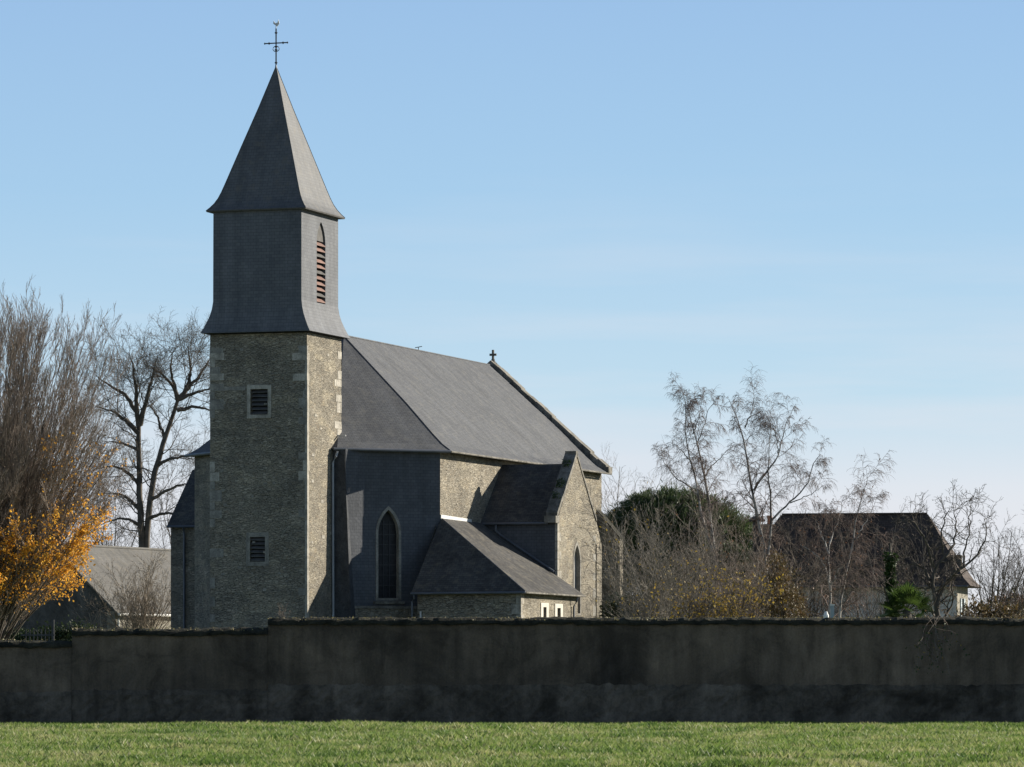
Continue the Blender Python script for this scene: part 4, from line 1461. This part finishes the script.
def fruit_tree():
    D = 165
    root, b_ = tree_root('fruit_tree', 'gnarled dark leafless fruit tree with crooked limbs before the house right end', 940, D)
    rng = np.random.default_rng(71)
    limbs = [
        ([(942, 690), (940, 616), (935, 598), (930, 580), (933, 567), (945, 557)], .17, .07),
        ([(938, 606), (939, 592), (945, 580), (964, 567), (978, 555), (989, 538), (984, 518)], .12, .02),
        ([(930, 580), (925, 567), (911, 562), (900, 566)], .09, .02),
        ([(945, 557), (955, 545), (958, 525), (956, 505)], .09, .015),
        ([(933, 567), (928, 548), (918, 532), (908, 522)], .09, .015),
        ([(945, 557), (940, 540), (944, 520), (950, 508)], .08, .015),
        ([(930, 588), (918, 588), (902, 587)], .06, .02),
        ([(964, 567), (965, 548), (972, 528), (970, 508)], .07, .015),
    ]
    P, R = limb_batch(limbs, b_, D, 2, 14, 6, .8)
    R = np.maximum(R * .72, .012)
    tubes([(P, R)], 'trunk', M['bark_dark'], root, 6)
    a = spawn(P, R, 0, .3, 1, 60, .5, 8, .22, .03, rng, .5, .05, .014, .4, .7, 1.6, 4.0)
    c = spawn(*a, 6, .2, 1, 55, .48, 6, .26, .02, rng, .65, .03, .009, .5)
    d = spawn(*c, 4, .2, 1, 50, .5, 4, .2, .02, rng, .7, .02, .007, .6)
    tubes([a, c, d], 'crown', M['twig_dark'], root, 3)


fruit_tree()


# ---- round pine and the conical rusty conifer
def leafy_mass(label, name, category, px, D, lobes, nclump, per, size, mat, bark, seed, trunk_h, trunk_r, asp=.25):
    """lobes: (dx, dy, z, rx, ry, rz) ellipsoids; clumps of leaves spread in their outer volume"""
    group = {'evergreen_bush': 'evergreen bushes behind the wall', 'far_tree': 'far leafless trees', 'hedge': 'dark hedges behind the wall'}.get(name)
    root, b_ = tree_root(name, label, px, D, category, group)
    rng = np.random.default_rng(seed)
    wts = np.array([l[3] * l[5] for l in lobes]); wts = wts / wts.sum()
    pick = rng.choice(len(lobes), nclump, p=wts)
    Lb = np.array(lobes)[pick]
    d = unit(rng.normal(0, 1, (nclump, 3)))
    r = rng.uniform(.62, 1.0, nclump) ** .6
    r *= .86 + .26 * rng.random(nclump)
    cc_ = Lb[:, :3] + d * r[:, None] * Lb[:, 3:6]
    cs = rng.uniform(.6, 1.3, nclump)
    pos = np.repeat(cc_, per, 0)
    out = unit(np.repeat(d, per, 0) * .9 + rng.normal(0, .8, (nclump * per, 3)) + np.array([0, 0, .35]))
    pos = pos + rng.normal(0, .16, pos.shape) * np.repeat(cs, per)[:, None]
    ok = pos[:, 2] > .1
    leaves(pos[ok], size, 'crown', M[mat], root, rng, asp, along=out[ok])
    # limbs reaching into the lobes
    n = 10
    P, R = [], []
    tz = np.linspace(0, trunk_h, n)
    P.append(np.stack([rng.normal(0, .03, n), rng.normal(0, .03, n), tz], 1)); R.append(np.linspace(trunk_r, trunk_r * .7, n))
    for k in rng.choice(nclump, 26):
        q, rr_ = resample([(0, 0, trunk_h * rng.uniform(.6, 1)), tuple(cc_[k] * np.array([.5, .5, .75])), tuple(cc_[k])], [trunk_r * .45, trunk_r * .2, .02], n)
        P.append(q); R.append(rr_)
    tubes([(np.array(P), np.array(R))], 'trunk', M[bark], root, 6)
    return root


leafy_mass('wide round dark green pine crown right of the church', 'pine_tree', 'tree', 672, 250, [
    (-0.22, 0.00, 8.07, 3.45, 3.23, 3.12), (-2.48, 0.43, 7.85, 2.05, 2.37, 2.26), (2.16, 0.00, 7.96, 2.69, 2.69, 2.59), (0.43, 0.22, 9.14, 2.80, 2.59, 2.05), (4.20, 0.43, 7.31, 1.62, 2.16, 2.05), (0.00, 0.00, 5.48, 4.31, 3.02, 2.37),
    (-1.40, -0.32, 9.47, 1.72, 1.51, 1.62), (1.72, -0.32, 9.47, 1.72, 1.51, 1.45), (3.23, -0.11, 8.50, 1.40, 1.51, 1.40), (-2.80, 0.00, 8.82, 1.29, 1.40, 1.29)], 3600, 36, .31, 'leaf_pine', 'bark_dark', 81, 5.2, .35, .14)
leafy_mass('dark evergreen bush standing between the pine and the many-stemmed birch', 'evergreen_bush', 'bush', 737, 222, [
    (0, 0, 4.6, 1.1, 1.1, 2.6), (-.5, 0, 3.2, 1.3, 1.2, 2.4), (.6, .2, 3.4, 1.1, 1.1, 2.2)], 620, 36, .22, 'leaf_ever', 'bark_dark', 82, 3.0, .14, .3)
leafy_mass('loose rusty brown and green conifer bush at the foot of the many-stemmed birch', 'rusty_conifer', 'bush', 784, 180, [
    (0, 0, 3.0, .75, .8, 2.2), (-.35, 0, 4.4, .5, .5, 1.4), (.35, 0, 2.4, .8, .8, 1.9), (-.4, .1, 2.4, .8, .8, 2.2)], 420, 24, .13, 'leaf_rust', 'bark_dark', 83, 3.4, .09, .3)
leafy_mass('rounded dark laurel bush under the grey shrubs by the buttress', 'evergreen_bush', 'bush', 655, 205, [
    (-1.2, 0, 2.6, 1.6, 1.2, 1.8), (.8, 0, 2.9, 1.8, 1.2, 2.0)], 420, 30, .2, 'leaf_ever', 'bark_dark', 84, 2.0, .1, .4)
leafy_mass('olive green bush right of the pale gable wall of the house', 'evergreen_bush', 'bush', 982, 175, [
    (-.2, 0, 2.2, 1.0, .8, 1.4), (.9, .2, 2.5, .8, .7, 1.0)], 300, 26, .14, 'leaf_rust', 'bark_dark', 85, 2.0, .06, .5)
leafy_mass('far reddish bare-looking round tree low at the right edge', 'far_tree', 'tree', 1008, 380, [
    (0, 0, 5.2, 2.4, 2.0, 1.6), (2.2, 0, 4.8, 2.0, 2.0, 1.5)], 420, 24, .28, 'leaf_brown', 'bark_dark', 86, 3.5, .2, .2)
leafy_mass('low dark hedge beneath the orange leaves at the foot of the barn gable', 'hedge', 'hedge', 74, 175, [
    (-1.0, 0, 1.6, 1.0, .6, .9), (.2, 0, 1.7, 1.0, .6, .95), (-2.2, 0, 1.5, 1.0, .6, .9)], 360, 26, .14, 'leaf_ever', 'bark_dark', 87, 1.2, .05, .5)
leafy_mass('clipped dark green hedge at the right edge behind the saplings', 'hedge', 'hedge', 1010, 215, [
    (-1.4, 0, 2.2, 1.3, .7, 1.2), (.6, 0, 2.3, 1.3, .7, 1.25), (2.4, 0, 2.3, 1.3, .7, 1.25)], 420, 28, .16, 'leaf_ever', 'bark_dark', 88, 1.6, .06, .5)


# ---- ivy-clad stem
def ivy_stem():
    D = 170
    root, b_ = tree_root('ivy_clad_stem', 'upright tree stem wrapped in glossy green ivy in front of the house wall', 893, D, 'tree')
    rng = np.random.default_rng(91)
    n = 12
    P = np.stack([np.linspace(0, -.15, n) + rng.normal(0, .03, n), rng.normal(0, .03, n), np.linspace(0, 6.0, n)], 1)[None]
    R = np.linspace(.13, .05, n)[None]
    tubes([(P, R)], 'trunk', M['bark_dark'], root, 6)
    t = rng.random(4200)
    z = 1.2 + 4.4 * t
    a = rng.uniform(0, 6.28, 4200); r = (.08 + .13 * rng.random(4200)) * (.5 + 1.0 * vnoise(z * 1.0, z * 0, 5, .5))
    pos = np.stack([r * np.cos(a) - .1 * t, r * np.sin(a), z], 1)
    leaves(pos, .11, 'ivy', M['leaf_ivy'], root, rng, .8)
    a_ = spawn(P, R, 16, .45, 1, 55, .24, 7, .15, .04, rng, .45, .1, .012, .4)
    c = spawn(*a_, 6, .2, 1, 45, .5, 5, .15, .02, rng, .7, .03, .008, .5)
    tubes([a_, c], 'crown', M['twig_dark'], root, 3)


ivy_stem()


# ---- fan palm
def palm():
    D = 160
    root, b_ = tree_root('fan_palm', 'bright green fan palm just above the wall in front of the house', 907, D, 'palm')
    rng = random.Random(95)
    MB().lathe((0, 0, 0), [(.15, 0), (.16, .8), (.2, 2.4), (.16, 3.1), (.05, 3.35)], 10).build('trunk', M['bark_dark'], root)
    V, Fc, pet = [], [], MB()
    for k in range(30):
        az = rng.uniform(0, 6.283); el = math.radians(rng.uniform(-25, 75))
        d = Vector((math.cos(az) * math.cos(el), math.sin(az) * math.cos(el), math.sin(el)))
        ln = rng.uniform(.4, .8)
        st = Vector((0, 0, 3.15)) + d * .08
        end = st + d * ln + Vector((0, 0, -.06))
        pet.tube([st, st + d * ln * .5 + Vector((0, 0, .02)), end], .012, 4)
        side = d.cross(Vector((0, 0, 1))).normalized()
        upv = side.cross(d).normalized()
        tw = rng.uniform(-.6, .6)
        s2 = side * math.cos(tw) + upv * math.sin(tw)
        nrm = d.cross(s2)
        nf = 17
        for i in range(nf):
            a = math.radians(-115 + 230 * i / (nf - 1))
            r = d * math.cos(a) + s2 * math.sin(a)
            le = rng.uniform(.5, .66) * (1 - .25 * abs(a) / 2)
            per = (d * -math.sin(a) + s2 * math.cos(a)) * .034
            m_ = end + r * le * .55 + nrm * .03
            tip = end + r * le + Vector((0, 0, -.07)) - nrm * .02
            i0 = len(V)
            V += [end, m_ - per, tip, m_ + per]
            Fc.append((i0, i0 + 1, i0 + 2, i0 + 3))
    pet.build('petioles', M['leaf_palm'], root)
    mesh_obj('fronds', V, Fc, M['leaf_palm'], root, uv=False)


palm()


# ---- plants on the wall
def wall_climber():
    root = empty('climbing_plant', 'thin twiggy creeper with a few pale leaves hanging down the wall below the fruit tree', 'plant', ((936 - 512) / F * WD, WD - .1, 0))
    rng = np.random.default_rng(101)
    n = 8
    st = np.stack([rng.normal(0, .10, n), np.full(n, -.02), np.full(n, 2.42)], 1)
    d = np.stack([rng.normal(0, .3, n), np.full(n, -.3), rng.uniform(-.8, .3, n)], 1)
    P = walk(st, d, rng.uniform(.6, 1.6, n), 10, .12, -.20, rng)
    P[:, :, 1] = np.minimum(P[:, :, 1], -.03)
    R = np.linspace(.005, .003, 10)[None].repeat(n, 0)
    a = spawn(P, R, 6, .2, 1, 50, .3, 5, .15, -.03, rng, .8, 0, .004, .6)
    tubes([(P, R), a], 'stems', M['twig_horn'], root, 3)
    pts = np.concatenate([P[:, 2:].reshape(-1, 3), a[0][:, 2:].reshape(-1, 3)])
    q = pts[rng.random(len(pts)) < .55]
    leaves(q + rng.normal(0, .02, q.shape), .055, 'leaves', M['leaf_ivy'], root, rng, .7)
    q = pts[rng.random(len(pts)) < .12]
    leaves(q, .05, 'leaves', M['leaf_yellow'], root, rng, .7)


wall_climber()


def wall_sprig(px, z, label, seed, n, h):
    root = empty('wall_weed', label, 'plant', ((px - 512) / F * WD, WD + .1, z), 0, 'weeds on the wall top')
    rng = np.random.default_rng(seed)
    d = np.stack([rng.normal(0, .3, n), rng.normal(0, .2, n), np.ones(n)], 1)
    P = walk(np.zeros((n, 3)), d, rng.uniform(.5, 1, n) * h, 7, .1, 0, rng)
    R = np.linspace(.006, .003, 7)[None].repeat(n, 0)
    a = spawn(P, R, 5, .3, 1, 35, .35, 4, .12, .02, rng, .8, .05, .003, .6)
    tubes([(P, R), a], 'stems', M['twig_horn'], root, 3)


wall_sprig(281, 2.2, 'small dry twiggy weed sprouting from the wall top at its higher step', 111, 8, .55)
wall_sprig(77, 1.9, 'tiny dry weed on the wall top at its lower left step', 112, 6, .3)

# ------------------------------------------------------------------ barn on the left
BD = 242.0
bx, bz = (115 - 512) / F * BD, 0
barn = empty('barn', 'low barn with large pale grey roof and dark gable, left of the church', 'barn', (bx, BD, 0), -math.radians(20))
g = MB()
HWB, BE, BR, BL = 3.9, 4.05, 7.75, 16.0     # half width, eave, ridge, length
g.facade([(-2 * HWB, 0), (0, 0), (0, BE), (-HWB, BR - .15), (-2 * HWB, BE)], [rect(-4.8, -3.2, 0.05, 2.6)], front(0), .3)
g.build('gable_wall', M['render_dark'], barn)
MB().poly([(-4.85, .28, 0), (-3.15, .28, 0), (-3.15, .28, 2.65), (-4.85, .28, 2.65)]).build('barn_door', M['louvre_grey'], barn)
g = MB()
g.facade(rect(0.0, BL, 0, BE), [], right(0))
g.facade(rect(-BL, 0, 0, BE), [], leftw(-2 * HWB))
g.facade([(0, 0), (2 * HWB, 0), (2 * HWB, BE), (HWB, BR - .15), (0, BE)], [], back(BL))
g.build('wall', M['render_pale'], barn)
r = MB()
sl = (BR - BE) / HWB
for s in (1, -1):
    ue = .3 if s > 0 else -2 * HWB - .3
    pp = [(ue, -.25, BE - .3 * sl + .08), (ue, BL + .25, BE - .3 * sl + .08), (-HWB, BL + .25, BR + .08), (-HWB, -.25, BR + .08)]
    r.prism(pp if s > 0 else list(reversed(pp)), (0, 0, -.12))
broof = r.build('roof', M['barn_roof'], barn)
MB().tube([(-HWB, -.25, BR + .1), (-HWB, BL + .25, BR + .1)], .1, 6).build('ridge', M['barn_roof'], broof)
MB().tube([(.38, -.25, BE - .28), (.38, BL, BE - .32)], .08, 7).build('gutter', M['white_paint'], barn)
MB().tube([(.36, .2, BE - .3), (.12, .2, BE - .6), (.12, .2, 0)], .06, 7).build('downpipe', M['white_paint'], barn)
q = MB().box(-.5, .012, -.012, .3, 0, BE - .1)
q.build('corner_pilaster', M['render_pale'], barn)

# ------------------------------------------------------------------ low railing left
rl = empty('railing', 'short thin iron picket railing under the orange leaves at far left', 'railing', (at(37, 632, 130).x, 130, 0))
m_ = MB()
for k in range(7):
    m_.box(-.36 + k * .12, -.33 + k * .12, -.01, .01, 0, 2.3)
m_.build('pickets', M['iron'], rl)
MB().box(-.5, .55, -.02, .02, 2.1, 2.15).build('rail', M['iron'], rl)
MB().box(.45, .53, -.04, .04, 0, 2.6).build('post', M['iron'], rl)

# ------------------------------------------------------------------ house on the right
HD = 232.0
hx = (957 - 512) / F * HD
house = empty('house', 'house with big dark brown hipped roof and grey wall behind the bare trees at right', 'house', (hx, HD, 0), -math.radians(10.5))
hl, hw_, he, hr = 12.2, 8.0, 5.5, 9.35
g = MB()
wins = [rect(-6.3, -5.6, 1.2, 2.6), rect(-3.2, -2.3, 1.2, 2.8)]
g.facade(rect(-hl, 0, 0, he), wins, front(0), .25)
g.facade(rect(0, hl, 0, he), [], back(hw_))
g.facade(rect(-hw_, 0, 0, he), [], leftw(-hl))
g.build('wall', M['render_grey'], house)
for w_ in wins:
    MB().poly([front(0)(a, z, .2) for a, z in w_]).build('window', M['glass'], house)
g = MB()
ew = rect(3.0, 4.4, 2.6, 4.6)
g.facade(rect(0, hw_, 0, he), [ew], right(0), .2)
g.build('end_wall', M['render_pale'], house)
ewn = MB().poly([right(0)(a, z, .15) for a, z in ew]).build('window', M['glass'], house)
sh = MB(); sh.box(.01, .06, 2.1, 2.95, 2.6, 4.6); sh.build('shutter', M['shutter'], ewn)
sh = MB(); sh.box(.01, .06, 4.45, 5.3, 2.6, 4.6); sh.build('shutter', M['shutter'], ewn)
r = MB()
def hroof(fr, z, ov):
    return [(-hl - ov + fr * 2.6, -ov + fr * (hw_ / 2 + ov), z), (ov + .15 - fr * 2.75, -ov + fr * (hw_ / 2 + ov), z), (ov + .15 - fr * 2.75, hw_ + ov - fr * (hw_ / 2 + ov), z), (-hl - ov + fr * 2.6, hw_ + ov - fr * (hw_ / 2 + ov), z)]
lv = [hroof(0, he - .25, .65), hroof(.16, he + .2, .65), hroof(.995, hr, .65)]
r.loops(lv, True, True)
hroof_o = r.build('roof', M['house_roof'], house)
MB().tube([(-hl + 2.0, hw_ / 2, hr + .02), (-2.0, hw_ / 2, hr + .02)], .09, 6).build('ridge', M['terracotta'] if False else M['house_roof'], hroof_o)
MB().tube([(-2.0, hw_ / 2, hr), (-2.0, hw_ / 2, hr + .55)], [.03, .01], 5).build('finial', M['iron'], hroof_o)
MB().tube([(-hl - .6, -.72, he - .28), (.65, -.72, he - .28)], .06, 6).build('gutter', M['zinc'], house)
cm = MB().box(-.75, .1, 1.6, 2.4, 5.4, 7.0)
cm.box(-.80, .15, 1.55, 2.45, 6.88, 6.96)
cm.build('chimney', M['render_dark'], hroof_o)

# chimney of the house left of the roof
chx = at(766, 520, 240)
chm_ = empty('chimney_stack', 'pale brick chimney with dark cowl and clay pot beside the left end of brown roof', 'chimney', (chx.x, 240, 0))
s = MB().box(-.28, .55, -.4, .4, 0, 8.9); s.box(-.36, .63, -.48, .48, 8.75, 8.87)
stk = s.build('stack', M['brick_pale'], chm_)
MB().lathe((.2, 0, 8.9), [(.14, 0), (.12, .32), (.16, .36), (.15, .5)], 10).build('clay_pot', M['terracotta'], chm_)
cw_ = MB()
cw_.lathe((-.52, 0, 9.05), [(.42, 0), (.5, .04), (.42, .16), (.25, .28), (.08, .34)], 12)
cw_.box(-.75, -.3, -.2, .2, 0, 9.06)
cw_.build('cowl', M['louvre_grey'], chm_)

# pale gate post and narrow blue-grey panel seen over the wall
gp_ = empty('garden_post', 'thin white painted post over the wall by the small birch', 'post', (at(826, 610, 150).x, 150, 0))
MB().lathe((0, 0, 0), [(.07, 0), (.07, 2.75), (.1, 2.8), (.1, 2.9), (.04, 3.05)], 8).build('shaft', M['white_paint'], gp_)
tk = empty('garden_panel', 'pale blue-grey painted panel standing behind the small birch stems', 'panel', (at(832, 610, 172).x, 172, 0))
MB().box(-.07, .09, 0, .06, 0, 3.5).build('panel', M['shutter'], tk)
MB().box(-.09, .11, -.02, .08, 3.5, 3.56).build('cap', M['white_paint'], tk)
